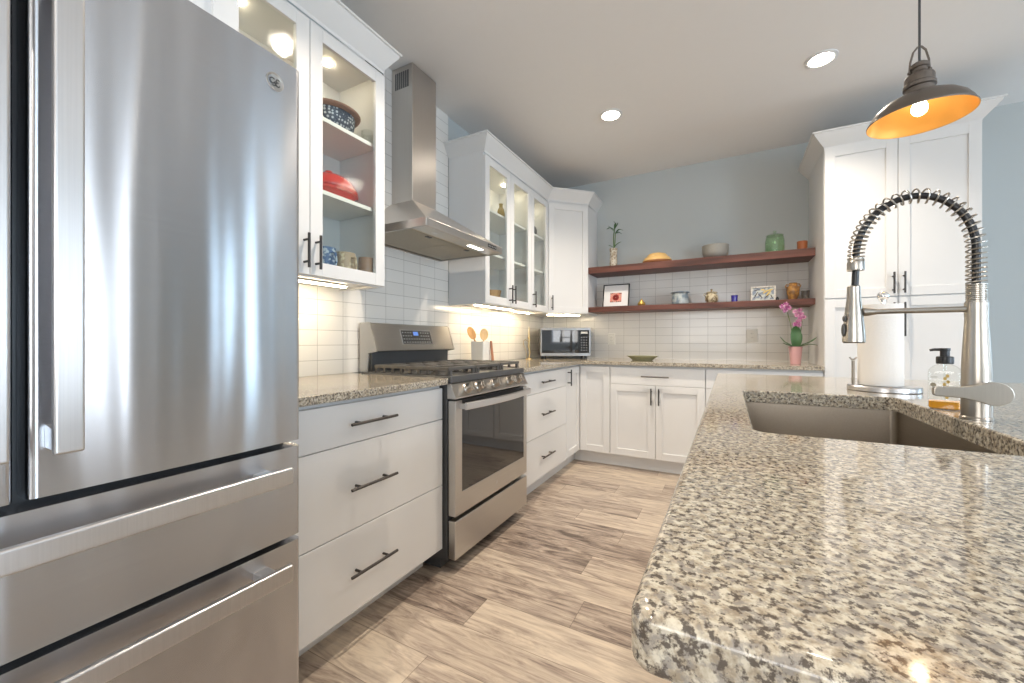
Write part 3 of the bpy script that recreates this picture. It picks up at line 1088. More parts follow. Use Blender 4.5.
# ------------------------------------------------------------------ range hood
root = thing('range_hood', 'stainless steel chimney range hood above the gas range', 'range hood', (-1.6, 1.91, 1.65))
HY0, HY1, HXF = 1.535, 2.285, -1.305
ch = (-1.646, 1.818, 2.036)
MB().box(XL + TT, ch[0], ch[1], ch[2], 1.905, ZC - 0.002, 0.002, 1).build('chimney', M_steelh, root)
mb = MB()
for k in range(7):
    mb.box(-1.782 + k * 0.016, -1.772 + k * 0.016, ch[1] - 0.0012, ch[1] + 0.001, 2.60, 2.70)
mb.build('vent_grille', M_dark, root)
zr0, zr1 = 1.652, 1.694
mb = MB()
lo = [(XL + TT, HY0, zr1), (HXF, HY0, zr1), (HXF, HY1, zr1), (XL + TT, HY1, zr1)]
hi = [(XL + TT, ch[1] - 0.004, 1.918), (ch[0] + 0.004, ch[1] - 0.004, 1.918), (ch[0] + 0.004, ch[2] + 0.004, 1.918), (XL + TT, ch[2] + 0.004, 1.918)]
mb.hexa(lo + hi, 0.002)
mb.build('canopy', M_steelh, root)
MB().box(HXF - 0.02, HXF + 0.004, HY0 - 0.001, HY1 + 0.001, zr0, zr1 + 0.002, 0.005, 3).box(XL + TT, HXF - 0.018, HY0 - 0.001, HY0 + 0.012, zr0, zr1 + 0.001, 0.002).box(
    XL + TT, HXF - 0.018, HY1 - 0.012, HY1 + 0.001, zr0, zr1 + 0.001, 0.002).box(XL + TT, XL + 0.02, HY0 + 0.012, HY1 - 0.012, zr0, zr1).build('rim', M_steelh, root)
MB().box(HXF - 0.10, HXF - 0.02, HY0 + 0.012, HY1 - 0.012, zr0 + 0.004, zr0 + 0.010).build('light_bar', M_steel2, root)
MB().box(HXF - 0.072, HXF - 0.045, 1.99, 2.13, zr0 + 0.0025, zr0 + 0.0048).build('lamp', M_hoodlamp, root)
MB().box(HXF - 0.072, HXF - 0.045, 1.66, 1.70, zr0 + 0.0025, zr0 + 0.0048).build('lamp', M_bar, root)
M_filter = steel('hood_filter_mesh', (0.60, 0.55, 0.46), 0.42, 0.0, None, streak=0.18)
ymid = (HY0 + HY1) / 2
for y0, y1 in ((HY0 + 0.016, ymid - 0.004), (ymid + 0.004, HY1 - 0.016)):
    f = MB()
    f.box(XL + 0.03, HXF - 0.105, y0, y1, zr0 + 0.008, zr0 + 0.014)
    n = 26
    for k in range(n):
        yy = y0 + 0.014 + (y1 - y0 - 0.028) * k / (n - 1)
        f.box(XL + 0.05, HXF - 0.125, yy - 0.0035, yy + 0.0035, zr0 + 0.0045, zr0 + 0.008)
    fo = f.build('filter', M_filter, root)
    MB().box(HXF - 0.155, HXF - 0.135, (y0 + y1) / 2 - 0.02, (y0 + y1) / 2 + 0.02, zr0 + 0.0015, zr0 + 0.0046, 0.001, 1).build('latch', M_dark, fo)
mb = MB()
mb.box(HXF + 0.0035, HXF + 0.0046, 2.105, 2.205, zr0 + 0.012, zr0 + 0.033)
cpn = mb.build('button_panel', M_black, root)
mb = MB()
for k in range(5):
    mb.lathe([(0, 0), (0.0055, 0), (0.0055, 0.002), (0, 0.0026)], (HXF + 0.0046, 2.117 + k * 0.019, zr0 + 0.022), 12, 0)
mb.build('buttons', M_bar, cpn)

# ------------------------------------------------------------------ pantry
PX0, PX1, PYF = 0.576, 1.340, 3.50
root = thing('pantry_cabinet', 'tall white four-door pantry cabinet right of the floating shelves', 'cabinet', (0.95, 3.8, 0))
MB().box(PX0, PX1, PYF, YB - 0.001, 0.112, 2.415).box(PX0, PX1, PYF + 0.055, YB - 0.001, 0, 0.112).build('body', M_white, root)
M = frame_M((PX0, PYF, 0), (1, 0, 0), (0, -1, 0))
w = PX1 - PX0
for (u0, u1, uh) in ((0.001, w / 2, w / 2 - 0.026), (w / 2, w - 0.001, w / 2 + 0.026)):
    front(root, M, u0, u1, 1.380, 2.410, 'shaker', (uh, 1.464, 0.137, True))
    front(root, M, u0, u1, 0.113, 1.374, 'shaker', (uh, 1.228, 0.218, True))
cb = MB()
crown_piece(cb, (PX0, YB - 0.001, 0), (PX0, PYF - 0.012, 0), (-1, 0, 0), (-1, -1, 0), 2.408, 2.517, 0.075)
crown_piece(cb, (PX0, PYF - 0.012, 0), (PX1, PYF - 0.012, 0), (-1, -1, 0), (1, -1, 0), 2.408, 2.517, 0.075)
crown_piece(cb, (PX1, PYF - 0.012, 0), (PX1, YB - 0.001, 0), (1, -1, 0), (1, 0, 0), 2.408, 2.517, 0.075)
cb.build('crown', M_white, root)

# ------------------------------------------------------------------ shelves
SHX0, SHX1, SHY = cxr + 0.001, PX0 - 0.001, 3.805
s1 = MB().box(SHX0, SHX1, SHY, YB - 0.001, 1.742, 1.802, 0.002).build('floating_shelf', M_shelfwood)
tag(s1, 'upper reddish-brown wooden floating shelf on the back wall', 'shelf')
s2 = MB().box(SHX0, SHX1, SHY, YB - TT, 1.368, 1.416, 0.002).build('floating_shelf', M_shelfwood)
tag(s2, 'lower reddish-brown wooden floating shelf above the tile backsplash', 'shelf')

# ------------------------------------------------------------------ island
IX0, IX1, IY0, IY1 = -0.058, 1.10, 0.262, 2.450
SKX0, SKX1, SKY0, SKY1 = 0.041, 0.445, 0.895, 1.640


def rrect(x0, x1, y0, y1, r, z, k=6):
    out = []
    for cx, cy, a in ((x1 - r, y1 - r, 0), (x0 + r, y1 - r, 90), (x0 + r, y0 + r, 180), (x1 - r, y0 + r, 270)):
        for i in range(k + 1):
            t = R(a + 90 * i / k)
            out.append((cx + r * math.cos(t), cy + r * math.sin(t), z))
    return out


root = thing('island_cabinet', 'white kitchen island base under the speckled granite top', 'island', (0.5, 1.35, 0))
IBX = -0.015
MB().box(IBX, 1.00, 0.295, 0.875, 0.112, 0.8735).box(IBX, 1.00, 1.66, 2.42, 0.112, 0.8735).box(IBX, 0.02, 0.875, 1.66, 0.112, 0.8735).box(
    0.47, 1.00, 0.875, 1.66, 0.112, 0.8735).box(0.02, 0.47, 0.875, 1.66, 0.112, 0.60).box(IBX + 0.055, 0.97, 0.33, 2.39, 0, 0.112).build('body', M_white, root)
M = frame_M((IBX, 0.297, 0), (0, 1, 0), (-1, 0, 0))
for k in range(5):
    u0 = 0.424 * k
    front(root, M, u0, u0 + 0.424, 0.113, 0.868, 'shaker', (u0 + (0.39 if k % 2 == 0 else 0.034), 0.785, 0.135, True))
mb = MB()
zt, zb = 0.914, 0.874
rr = 0.016
lps = [rrect(SKX0, SKX1, SKY0, SKY1, 0.030, zb), rrect(SKX0, SKX1, SKY0, SKY1, 0.030, zt - 0.003), rrect(SKX0 - 0.003, SKX1 + 0.003, SKY0 - 0.003, SKY1 + 0.003, 0.033, zt), rrect(SKX0 - 0.006, SKX1 + 0.006, SKY0 - 0.006, SKY1 + 0.006, 0.036, zt)]
e = 0.008
lps.append(rrect(IX0 + e + 0.003, IX1 - e - 0.003, IY0 + e + 0.003, IY1 - e - 0.003, rr - e * 0.5, zt))
for k in range(5):
    a = R(90 - 90 * k / 4)
    d = e * (1 - math.cos(a))
    lps.append(rrect(IX0 + d, IX1 - d, IY0 + d, IY1 - d, rr - d * 0.5, zt - e + e * math.sin(a)))
for k in range(5):
    a = R(-90 * k / 4)
    d = e * (1 - math.cos(a))
    lps.append(rrect(IX0 + d, IX1 - d, IY0 + d, IY1 - d, rr - d * 0.5, zb + e + e * math.sin(a)))
mb.rings(lps)
tag(mb.build('island_countertop', M_gran), 'large speckled granite island top with a sink cut-out in the foreground', 'countertop')

# sink
mb = MB()
o_ = 0.004
zs0, zs1 = 0.655, 0.8725
L_ = [rrect(SKX0 - 0.015, SKX1 + 0.015, SKY0 - 0.012, SKY1 + 0.012, 0.03, zs1), rrect(SKX0 - o_, SKX1 + o_, SKY0 - o_, SKY1 + o_, 0.018, zs1),
      rrect(SKX0 - o_, SKX1 + o_, SKY0 - o_, SKY1 + o_, 0.018, zs0 + 0.012), rrect(SKX0 + 0.006, SKX1 - 0.006, SKY0 + 0.006, SKY1 - 0.006, 0.018, zs0),
      rrect(0.22, 0.262, 1.246, 1.288, 0.02, zs0 - 0.004)]
mb.rings(L_, close=False)
mb.face(L_[-1])
sk = thing('sink', 'undermount stainless steel sink basin set into the island', 'sink', (0.24, 1.27, zs0))
mb.build('basin', M_sink, sk)
MB().lathe([(0, 0), (0.040, 0), (0.043, 0.002), (0.043, 0.0), (0.036, -0.001)], (0.241, 1.267, zs0 - 0.0015), 24).build('drain', M_chrome, sk)

# ------------------------------------------------------------------ faucet
fxc, fyc = 0.479, 1.27
root = thing('faucet', 'brushed nickel spring-neck pull-down kitchen faucet beside the sink', 'faucet', (fxc, fyc, 0.914))
MB().lathe([(0, 0), (0.0255, 0), (0.0255, 0.004), (0.0238, 0.006), (0.0240, 0.06), (0.0232, 0.11), (0.0212, 0.16), (0.0188, 0.205), (0.0180, 0.224), (0.0186, 0.226), (0.0186, 0.256), (0.0178, 0.258), (0, 0.258)],
           (fxc, fyc, 0.9145), 36).build('body', M_nickel, root)
# ridged collar
pf = [(0, 0)]
for k in range(9):
    z = 0.0045 * k
    pf += [(0.0150, z), (0.0166, z + 0.001), (0.0166, z + 0.0032), (0.0150, z + 0.0042)]
pf.append((0, 0.0045 * 9))
MB().lathe(pf, (fxc, fyc, 1.172), 32).build('collar', M_nickel, root)
# arching hose with its spring
path = []
zs, za = 1.212, 1.290
for k in range(13):
    path.append(Vector((fxc, fyc, zs + (za - zs) * k / 12)))
rx = (fxc - 0.272) / 2
for k in range(1, 49):
    a = PI * k / 48
    path.append(Vector((fxc - rx + rx * math.cos(a), fyc, za + 0.133 * math.sin(a))))
path.append(Vector((0.272, fyc, 1.276)))
MB().tube(path, 0.0074, 12).build('hose', M_black, root)
# resample by arc length for the coil
cum = [0.0]
for a, b in zip(path, path[1:]):
    cum.append(cum[-1] + (b - a).length)
tot = cum[-1]


def at_len(s):
    s = max(0, min(tot, s))
    for i in range(len(cum) - 1):
        if s <= cum[i + 1]:
            t = (s - cum[i]) / max(1e-9, cum[i + 1] - cum[i])
            return path[i].lerp(path[i + 1], t), (path[i + 1] - path[i]).normalized()
    return path[-1], (path[-1] - path[-2]).normalized()


coil = []
turns, per = 36, 14
for k in range(turns * per + 1):
    f = k / (turns * per)
    s = f + 0.045 * math.sin(2 * PI * f) * -1.0          # turns lie closer at the two ends
    p, t = at_len(s * tot)
    yv = Vector((0, 1, 0))
    nv = t.cross(yv).normalized()
    a = 2 * PI * k / per
    coil.append(p + (yv * math.cos(a) + nv * math.sin(a)) * 0.0154)
MB().tube(coil, 0.00185, 6).build('spring', M_nickel, root)
MB().lathe([(0, 0), (0.0165, 0), (0.0172, 0.003), (0.0172, 0.020), (0.0155, 0.024), (0.0155, 0.030), (0, 0.030)], (0.272, fyc, 1.258), 28).build('spring_collar', M_nickel, root)
MB().tube([(0.272, fyc, 1.262), (0.270, fyc, 1.215)], 0.0072, 12).build('spray_hose', M_black, root)
sp_ = MB().lathe([(0, 0), (0.0195, 0), (0.0225, 0.003), (0.0222, 0.02), (0.0180, 0.07), (0.0142, 0.105), (0.0132, 0.128), (0.0132, 0.138), (0.0105, 0.141), (0, 0.141)],
                 (0.268, fyc, 1.081), 32).build('spray_head', M_nickel, root)
M_gray = mat('grey_rubber_button', (0.09, 0.085, 0.08), 0.5, noise=0.05)
MB().ball((0.268 - 0.0185 - 0.001, fyc - 0.008, 1.141), 0.0075, 0.55, 0.8, 1.1).ball((0.268 - 0.0215, fyc - 0.008, 1.113), 0.0085, 0.5, 0.8, 1.9).build('button', M_gray, sp_)
MB().tube([(fxc - 0.012, fyc, 1.157), (0.335, fyc, 1.157), (0.312, fyc, 1.1565), (0.296, fyc, 1.1565), (0.286, fyc, 1.1565)], [0.0068, 0.0062, 0.0062, 0.0092, 0.0105], 16).build('support_arm', M_nickel, root)
# lever on the near side of the body
mb = MB()
mb.lathe([(0, 0.05), (0.010, 0.049), (0.0165, 0.044), (0.0195, 0.034), (0.0195, 0.0), (0, 0.0)], (fxc, fyc - 0.062, 0.977), 28, 1)
hub = mb.build('lever_hub', M_nickel, root)
mb = MB()
cxl, czl, ylv = fxc - 0.004, 0.977, fyc - 0.070
lp = []
for k in range(25):                               # round end
    a = R(-128 + 256 * k / 24)
    lp.append((cxl + 0.004 + 0.027 * math.cos(a), czl + 0.0245 * math.sin(a)))
lp += [(cxl - 0.040, czl + 0.0125), (cxl - 0.084, czl + 0.0110), (cxl - 0.088, czl + 0.0075), (cxl - 0.088, czl - 0.0060), (cxl - 0.084, czl - 0.0090), (cxl - 0.040, czl - 0.0115)]
mb.prism(lp, 1, ylv - 0.004, ylv + 0.008, 0.002)
mb.build('lever', M_nickel, hub)

# ------------------------------------------------------------------ paper towel holder, roll
hx, hy = 0.471, 1.853
root = thing('paper_towel_holder', 'round stainless paper towel holder standing on the island behind the faucet', 'paper towel holder', (hx, hy, 0.914))
MB().lathe([(0, 0), (0.096, 0), (0.098, 0.002), (0.098, 0.015), (0.095, 0.018), (0, 0.018)], (hx, hy, 0.9142), 48).build('base', M_bar, root)
MB().tube([(hx, hy, 0.93), (hx, hy, 1.232)], 0.006, 12).build('post', M_chrome, root)
MB().ball((hx, hy, 1.243), 0.0165).lathe([(0, 0), (0.012, 0), (0.008, 0.006), (0, 0.006)], (hx, hy, 1.2235), 20).build('finial', M_chrome, root)
ta = (hx - 0.086, hy - 0.02)
MB().tube([(ta[0], ta[1], 0.930), (ta[0], ta[1], 1.018)], 0.0045, 10).tube([(ta[0] - 0.010, ta[1], 1.030), (ta[0] - 0.004, ta[1], 1.022), (ta[0] + 0.004, ta[1], 1.022), (ta[0] + 0.010, ta[1], 1.030)], 0.003, 8).build('tension_arm', M_nickel, root)
M_towel = mat('paper_towel', (0.86, 0.83, 0.79), 0.9, bump=0.18, bscale=160, noise=0.02)
rl = MB().lathe([(0.020, 0.0), (0.0595, 0.0), (0.0605, 0.002), (0.0605, 0.277), (0.0595, 0.279), (0.020, 0.279)], (hx - 0.009, hy - 0.004, 0.9335), 48, closed=True).build('paper_towel_roll', M_towel)
tag(rl, 'white paper towel roll upright on the round holder', 'paper towel')

# ------------------------------------------------------------------ soap bottle
sx_, sy_ = 0.479, 1.418
root = thing('soap_dispenser', 'clear soap bottle with black pump and amber soap beside the faucet', 'soap dispenser', (sx_, sy_, 0.9143))
root.rotation_euler = (0, 0, R(-18))
root.scale = (1.04, 1.04, 0.965)


def sq(hw_, hd, r, z):
    return rrect(-hw_, hw_, -hd, hd, r, z, 4)


mb = MB()
lp = [sq(0.026, 0.018, 0.010, 0.0), sq(0.029, 0.021, 0.011, 0.004), sq(0.029, 0.021, 0.011, 0.094), sq(0.027, 0.0195, 0.012, 0.104), sq(0.020, 0.0165, 0.0125, 0.112), sq(0.0125, 0.0125, 0.0120, 0.117), sq(0.0125, 0.0125, 0.0120, 0.121)]
mb.rings(lp, close=False)
mb.face(lp[0][::-1])
bt = mb.build('bottle', M_clear, root, local=True)
M_amber = mat('amber_soap', (0.80, 0.36, 0.03), 0.15, spec=0.6, noise=0.05)
lp = [sq(0.0255, 0.0175, 0.009, 0.002), sq(0.0275, 0.0195, 0.010, 0.005), sq(0.0275, 0.0195, 0.010, 0.021)]
mb = MB().rings(lp, close=False)
mb.face(lp[0][::-1]); mb.face(lp[-1])
mb.build('soap', M_amber, root, local=True)
MB().tube([(0, 0, 0.019), (0, 0, 0.12)], 0.0025, 8).build('dip_tube', M_clear, root, local=True)
pm = MB().lathe([(0, 0), (0.0150, 0), (0.0155, 0.002), (0.0155, 0.017), (0.0145, 0.019), (0.0085, 0.020), (0.0085, 0.034), (0.0098, 0.035), (0.0098, 0.041), (0, 0.041)], (0, 0, 0.1185), 24).tube(
    [(0, 0, 0.1555), (-0.018, 0, 0.1555), (-0.026, 0, 0.1535)], [0.004, 0.0036, 0.003], 10).build('pump', M_black, root, local=True)
M_label = mat('printed_label', (0.30, 0.27, 0.20), 0.5, noise=0.1)
M_labely = mat('gold_print', (0.62, 0.44, 0.14), 0.5, noise=0.1)
mb = MB()
yf = -0.0213
mb.lathe([(0, 0), (0.0052, 0), (0.0052, 0.0006), (0, 0.0006)], (-0.0195, yf - 0.0004, 0.064), 18, 1)
for z in (0.046, 0.049, 0.052, 0.082, 0.085):
    mb.box(-0.0255, -0.0125, yf - 0.0003, yf + 0.0002, z, z + 0.0008)
mb.build('label_print', M_label, bt, local=True)
mb = MB()
for k, (dx, dz) in enumerate(((0.0, 0.05), (0.004, 0.058), (-0.001, 0.066), (0.005, 0.073), (0.0, 0.081), (0.004, 0.088), (-0.002, 0.040), (0.003, 0.033))):
    mb.lathe([(0, 0), (0.0045, 0), (0.0045, 0.0005), (0, 0.0005)], (dx, yf - 0.0004, dz), 10, 1, sx=0.7, sy=1.0)
mb.build('label_flourish', M_labely, bt, local=True)

# ------------------------------------------------------------------ pendant
px_, py_, pz_ = 0.581, 1.908, 1.859
root = thing('pendant_lamp', 'dark metal barn-style pendant lamp with gold lining over the island', 'lamp', (px_, py_, pz_))
outp = [(0.1395, -0.001), (0.1400, 0.003), (0.137, 0.006), (0.131, 0.020), (0.118, 0.040), (0.098, 0.058), (0.074, 0.071), (0.052, 0.079), (0.042, 0.084)]
inp = [(0.0405, 0.080), (0.051, 0.0755), (0.073, 0.0675), (0.0965, 0.055), (0.116, 0.0375), (0.1285, 0.0185), (0.134, 0.005), (0.1375, -0.001)]
sh = MB().lathe(outp, (px_, py_, pz_), 64).build('shade', M_shade, root, angle=50)
MB().lathe(inp + [(0.1395, -0.001)], (px_, py_, pz_), 64).build('lining', M_gold, sh, angle=50)
MB().lathe([(0.0, 0.079), (0.044, 0.079), (0.044, 0.090), (0.038, 0.093), (0.038, 0.104), (0.043, 0.107), (0.043, 0.118), (0.040, 0.122), (0.0395, 0.142), (0.036, 0.150), (0.024, 0.158), (0.0215, 0.162),
            (0.0215, 0.172), (0.026, 0.175), (0.026, 0.186), (0.021, 0.190), (0.016, 0.194), (0.0, 0.194)], (px_, py_, pz_), 36).build('cap', M_shade, root)
mb = MB()
for s_ in (-1, 1):
    pts = [(px_ + s_ * 0.026, py_, pz_ + 0.165), (px_ + s_ * 0.024, py_, pz_ + 0.20), (px_ + s_ * 0.016, py_, pz_ + 0.235), (px_ + s_ * 0.005, py_, pz_ + 0.25), (px_, py_, pz_ + 0.252)]
    mb.tube(pts, 0.0032, 8)
    mb.ball((px_ + s_ * 0.026, py_, pz_ + 0.165), 0.006)
mb.build('yoke', M_shade, root)
MB().tube([(px_, py_, pz_ + 0.19), (px_, py_, ZC - 0.015)], 0.0036, 8).build('cord', M_dark, root)
MB().lathe([(0, 0), (0.012, 0), (0.05, 0.012), (0.058, 0.020), (0.058, 0.024), (0, 0.024)], (px_, py_, ZC - 0.0245), 32).build('ceiling_canopy', M_shade, root)
MB().lathe([(0, 0), (0.013, 0.0), (0.0145, 0.006), (0.0145, 0.026), (0, 0.026)], (px_, py_, pz_ + 0.054), 20).build('socket', M_dark, root)
MB().lathe([(0, -0.050), (0.010, -0.048), (0.018, -0.041), (0.0215, -0.030), (0.021, -0.020), (0.017, -0.009), (0.0115, 0.0), (0.0, 0.001)], (px_, py_, pz_ + 0.062), 24).build('bulb', M_bulb, root)

# ------------------------------------------------------------------ recessed ceiling lights
LGT = []


def recessed(x, y, label):
    root = thing('recessed_light', label, 'ceiling light', (x, y, ZC - 0.010), 0, 'recessed ceiling lights')
    MB().lathe([(0.060, 0.0035), (0.066, 0.0), (0.080, 0.004), (0.081, 0.0095), (0.060, 0.0095)], (0, 0, 0), 40, closed=True).build('trim', M_white, root, local=True)
    MB().lathe([(0, 0.004), (0.0605, 0.004), (0.0605, 0.009), (0, 0.009)], (0, 0, 0), 40).build('lens', M_lamp, root, local=True)
    return root


def downlight(x, y, e_=98):
    d = bpy.data.lights.new('downlight', 'SPOT')
    d.energy = e_
    d.color = (1.0, 0.87, 0.72)
    d.spot_size = R(128)
    d.spot_blend = 1.0
    d.shadow_soft_size = 0.025
    o = bpy.data.objects.new('downlight', d)
    o.location = (x, y, ZC - 0.03)
    COL.objects.link(o)


r0 = recessed(-0.761, 2.93, 'round recessed ceiling light near the back corner, left of the other one')
dup(r0, (0.47, 2.93, ZC - 0.010), 'round recessed ceiling light close to the hanging pendant lamp')
dup(r0, (-0.85, 1.36, ZC - 0.010), 'round recessed ceiling light above the aisle by the refrigerator')
dup(r0, (-0.761, -0.45, ZC - 0.010), 'round recessed ceiling light above the refrigerator side behind the camera')
dup(r0, (2.2, 1.25, ZC - 0.010), 'round recessed ceiling light in the room beyond the island')
for x, y in ((-0.761, 2.93), (0.47, 2.93), (-0.85, 1.36), (-0.761, -0.45), (2.2, 1.25)):
    downlight(x, y)

# ------------------------------------------------------------------ microwave
mwx, mwy = -1.409, 3.716
root = thing('microwave', 'stainless microwave oven with dark glass front in the counter corner', 'microwave', (mwx, mwy, 0.9145), R(28.3))
HW = 0.243
MB().box(-HW, HW, 0.018, 0.285, 0.028, 0.305, 0.006, 2).build('body', M_mw, root, local=True)
dmw = MB().box(-HW, HW, 0.0, 0.017, 0.028, 0.058, 0.003).box(-HW, HW, 0.0, 0.017, 0.280, 0.305, 0.003).box(-HW, -HW + 0.012, 0.0, 0.017, 0.058, 0.280).box(HW - 0.012, HW, 0.0, 0.017, 0.058, 0.280).build('fascia', M_mw, root, local=True)
MB().box(-HW + 0.012, 0.135, 0.001, 0.016, 0.058, 0.280).build('door_glass', M_blackglass, root, local=True)
cpm = MB().box(0.1365, HW - 0.012, 0.001, 0.016, 0.058, 0.280).build('control_panel', M_blackglass, root, local=True)
MB().box(0.150, 0.215, 0.0002, 0.0012, 0.246, 0.266).build('display', M_key, cpm, local=True)
mb = MB()
for r_ in range(6):
    for c_ in range(3):
        mb.box(0.150 + c_ * 0.024, 0.163 + c_ * 0.024, 0.0004, 0.0012, 0.080 + r_ * 0.025, 0.090 + r_ * 0.025)
mb.build('keys', mat('microwave_key', (0.16, 0.16, 0.17), 0.4, noise=0.02), cpm, local=True)
mb = MB()
for x in (-HW + 0.04, HW - 0.04):
    for y in (0.04, 0.25):
        mb.lathe([(0, 0), (0.013, 0), (0.015, 0.028), (0, 0.028)], (x, y, 0.0005), 14)
mb.build('feet', M_black, root, local=True)

# ------------------------------------------------------------------ counter items
M_cer = mat('white_ceramic', (0.78, 0.77, 0.73), 0.3, noise=0.02)
ckx, cky = -1.66, 2.585
root = thing('utensil_crock', 'square white ceramic utensil crock on the counter behind the range', 'crock', (ckx, cky, 0.9145))
mb = MB()
lp = [rrect(-0.05, 0.05, -0.05, 0.05, 0.008, 0.0, 3), rrect(-0.054, 0.054, -0.054, 0.054, 0.009, 0.006, 3), rrect(-0.056, 0.056, -0.056, 0.056, 0.009, 0.17, 3),
      rrect(-0.050, 0.050, -0.050, 0.050, 0.008, 0.17, 3), rrect(-0.048, 0.048, -0.048, 0.048, 0.008, 0.012, 3)]
mb.rings(lp, close=False)
mb.face(lp[0][::-1]); mb.face(lp[-1])
mb.build('body', M_cer, root, local=True)


def spoon(name, label, base, top, hw_, hl, m, slot=False):
    base, top = Vector(base), Vector(top)
    d = (top - base).normalized()
    L = (top - base).length
    mb = MB()
    n = 9
    neck = L - hl * 2
    mb.tube([base + d * neck * k / n for k in range(n + 1)], [0.0055 + 0.001 * math.sin(PI * k / n) for k in range(n + 1)], 10)
    # oval dished head facing the room
    nrm = Vector((0.8, -0.6, 0))
    side = d.cross(nrm).normalized()
    nrm = side.cross(d).normalized()
    c = base + d * (neck + hl)
    for_loop = []
    rings_ = []
    for z_, s_ in ((-0.005, 0.0), (-0.005, 0.55), (-0.002, 0.9), (0.002, 1.0), (0.004, 0.93), (0.001, 0.6), (-0.001, 0.0)):
        rings_.append([tuple(c + side * (math.cos(2 * PI * k / 20) * hw_ * s_) + d * (math.sin(2 * PI * k / 20) * (hl + 0.006) * s_) + nrm * z_) for k in range(20)])
    mb.rings(rings_, close=False)
    o = mb.build(name, m)
    return tag(o, label, 'utensil', 'wooden utensils by the range')


spoon('wooden_spoon', 'dark honey wooden spoon leaning left out of the white crock', (ckx + 0.012, cky + 0.030, 0.930), (ckx - 0.078, cky - 0.044, 1.190), 0.030, 0.046, M_spoon)
spoon('wooden_spoon', 'pale wooden spoon standing in the right of the white crock', (ckx + 0.030, cky - 0.030, 0.930), (ckx + 0.022, cky + 0.014, 1.178), 0.034, 0.040, M_spoon2)
mb = MB()
mb.hexa([(ckx + 0.074, cky + 0.032, 0.9146), (ckx + 0.082, cky + 0.032, 0.9146), (ckx + 0.082, cky + 0.066, 0.9146), (ckx + 0.074, cky + 0.066, 0.9146),
         (ckx + 0.0572, cky + 0.038, 1.090), (ckx + 0.0632, cky + 0.038, 1.090), (ckx + 0.0632, cky + 0.060, 1.090), (ckx + 0.0572, cky + 0.060, 1.090)], 0.002)
tag(mb.build('wooden_spatula', M_redwood), 'reddish wooden spatula leaning against the right side of the crock', 'utensil', 'wooden utensils by the range')

M_brass = mat('aged_brass', (0.50, 0.38, 0.20), 0.35, 0.9, noise=0.15, nscale=40)
bx_, by_ = -1.70, 3.50
root = thing('sculpture', 'slim brass figure sculpture in the corner left of the microwave', 'sculpture', (bx_, by_, 0.9143))
MB().lathe([(0, 0), (0.034, 0), (0.034, 0.008), (0.02, 0.014), (0, 0.014)], (0, 0, 0), 20).build('base', M_brass, root, local=True)
MB().tube([(0, 0, 0.012), (0.006, 0.004, 0.07), (-0.003, 0.0, 0.13), (0.004, 0.002, 0.19), (0.0, 0.0, 0.245), (0.002, 0, 0.31)], [0.007, 0.009, 0.011, 0.010, 0.006, 0.003], 10).ball((0.0, 0, 0.205), 0.012).build('figure', M_brass, root, local=True)
MB().tube([(0.0, 0.0, 0.165), (-0.02, -0.035, 0.19), (-0.03, -0.062, 0.175), (-0.028, -0.06, 0.14), (-0.014, -0.04, 0.09), (-0.008, -0.03, 0.012)], 0.0035, 8).build('arm', M_brass, root, local=True)

M_dishg = mat('olive_glaze', (0.24, 0.24, 0.14), 0.25, noise=0.15, nscale=25)
root = thing('shallow_dish', 'long shallow olive-green dish on the back countertop', 'dish', (-0.70, 3.80, 0.9142))
MB().lathe([(0, 0), (0.085, 0), (0.09, 0.004), (0.118, 0.026), (0.133, 0.036), (0.141, 0.038), (0.140, 0.041), (0.130, 0.040), (0.112, 0.029), (0.085, 0.009), (0, 0.007)], (0, 0, 0), 40, sy=0.55).build('bowl', M_dishg, root, local=True)

# orchid
M_pink = mat('pink_pot', (0.60, 0.345, 0.355), 0.35, noise=0.04)
M_stem = mat('orchid_stem', (0.12, 0.16, 0.05), 0.5, noise=0.15)
M_leaf = mat('orchid_leaf', (0.045, 0.125, 0.035), 0.32, noise=0.35, nscale=9)
M_petal = spots_mat('orchid_petal', (0.50, 0.26, 0.37), (0.26, 0.04, 0.16), 90, 0.44, 0.56, 0.5)
M_soil = mat('bark', (0.09, 0.06, 0.04), 0.9, bump=0.6, bscale=120, noise=0.3, nscale=60)
ox, oy = 0.440, 3.72
root = thing('orchid', 'pink-flowered orchid in a pink pot on the back counter by the pantry', 'plant', (ox, oy, 0.9142))
MB().lathe([(0, 0), (0.032, 0), (0.034, 0.003), (0.043, 0.122), (0.0455, 0.126), (0.0455, 0.132), (0.041, 0.132), (0.039, 0.118), (0, 0.116)], (0, 0, 0), 36).build('pot', M_pink, root, local=True)
MB().lathe([(0, 0.126), (0.02, 0.125), (0.039, 0.120)], (0, 0, 0), 24).build('bark', M_soil, root, local=True)


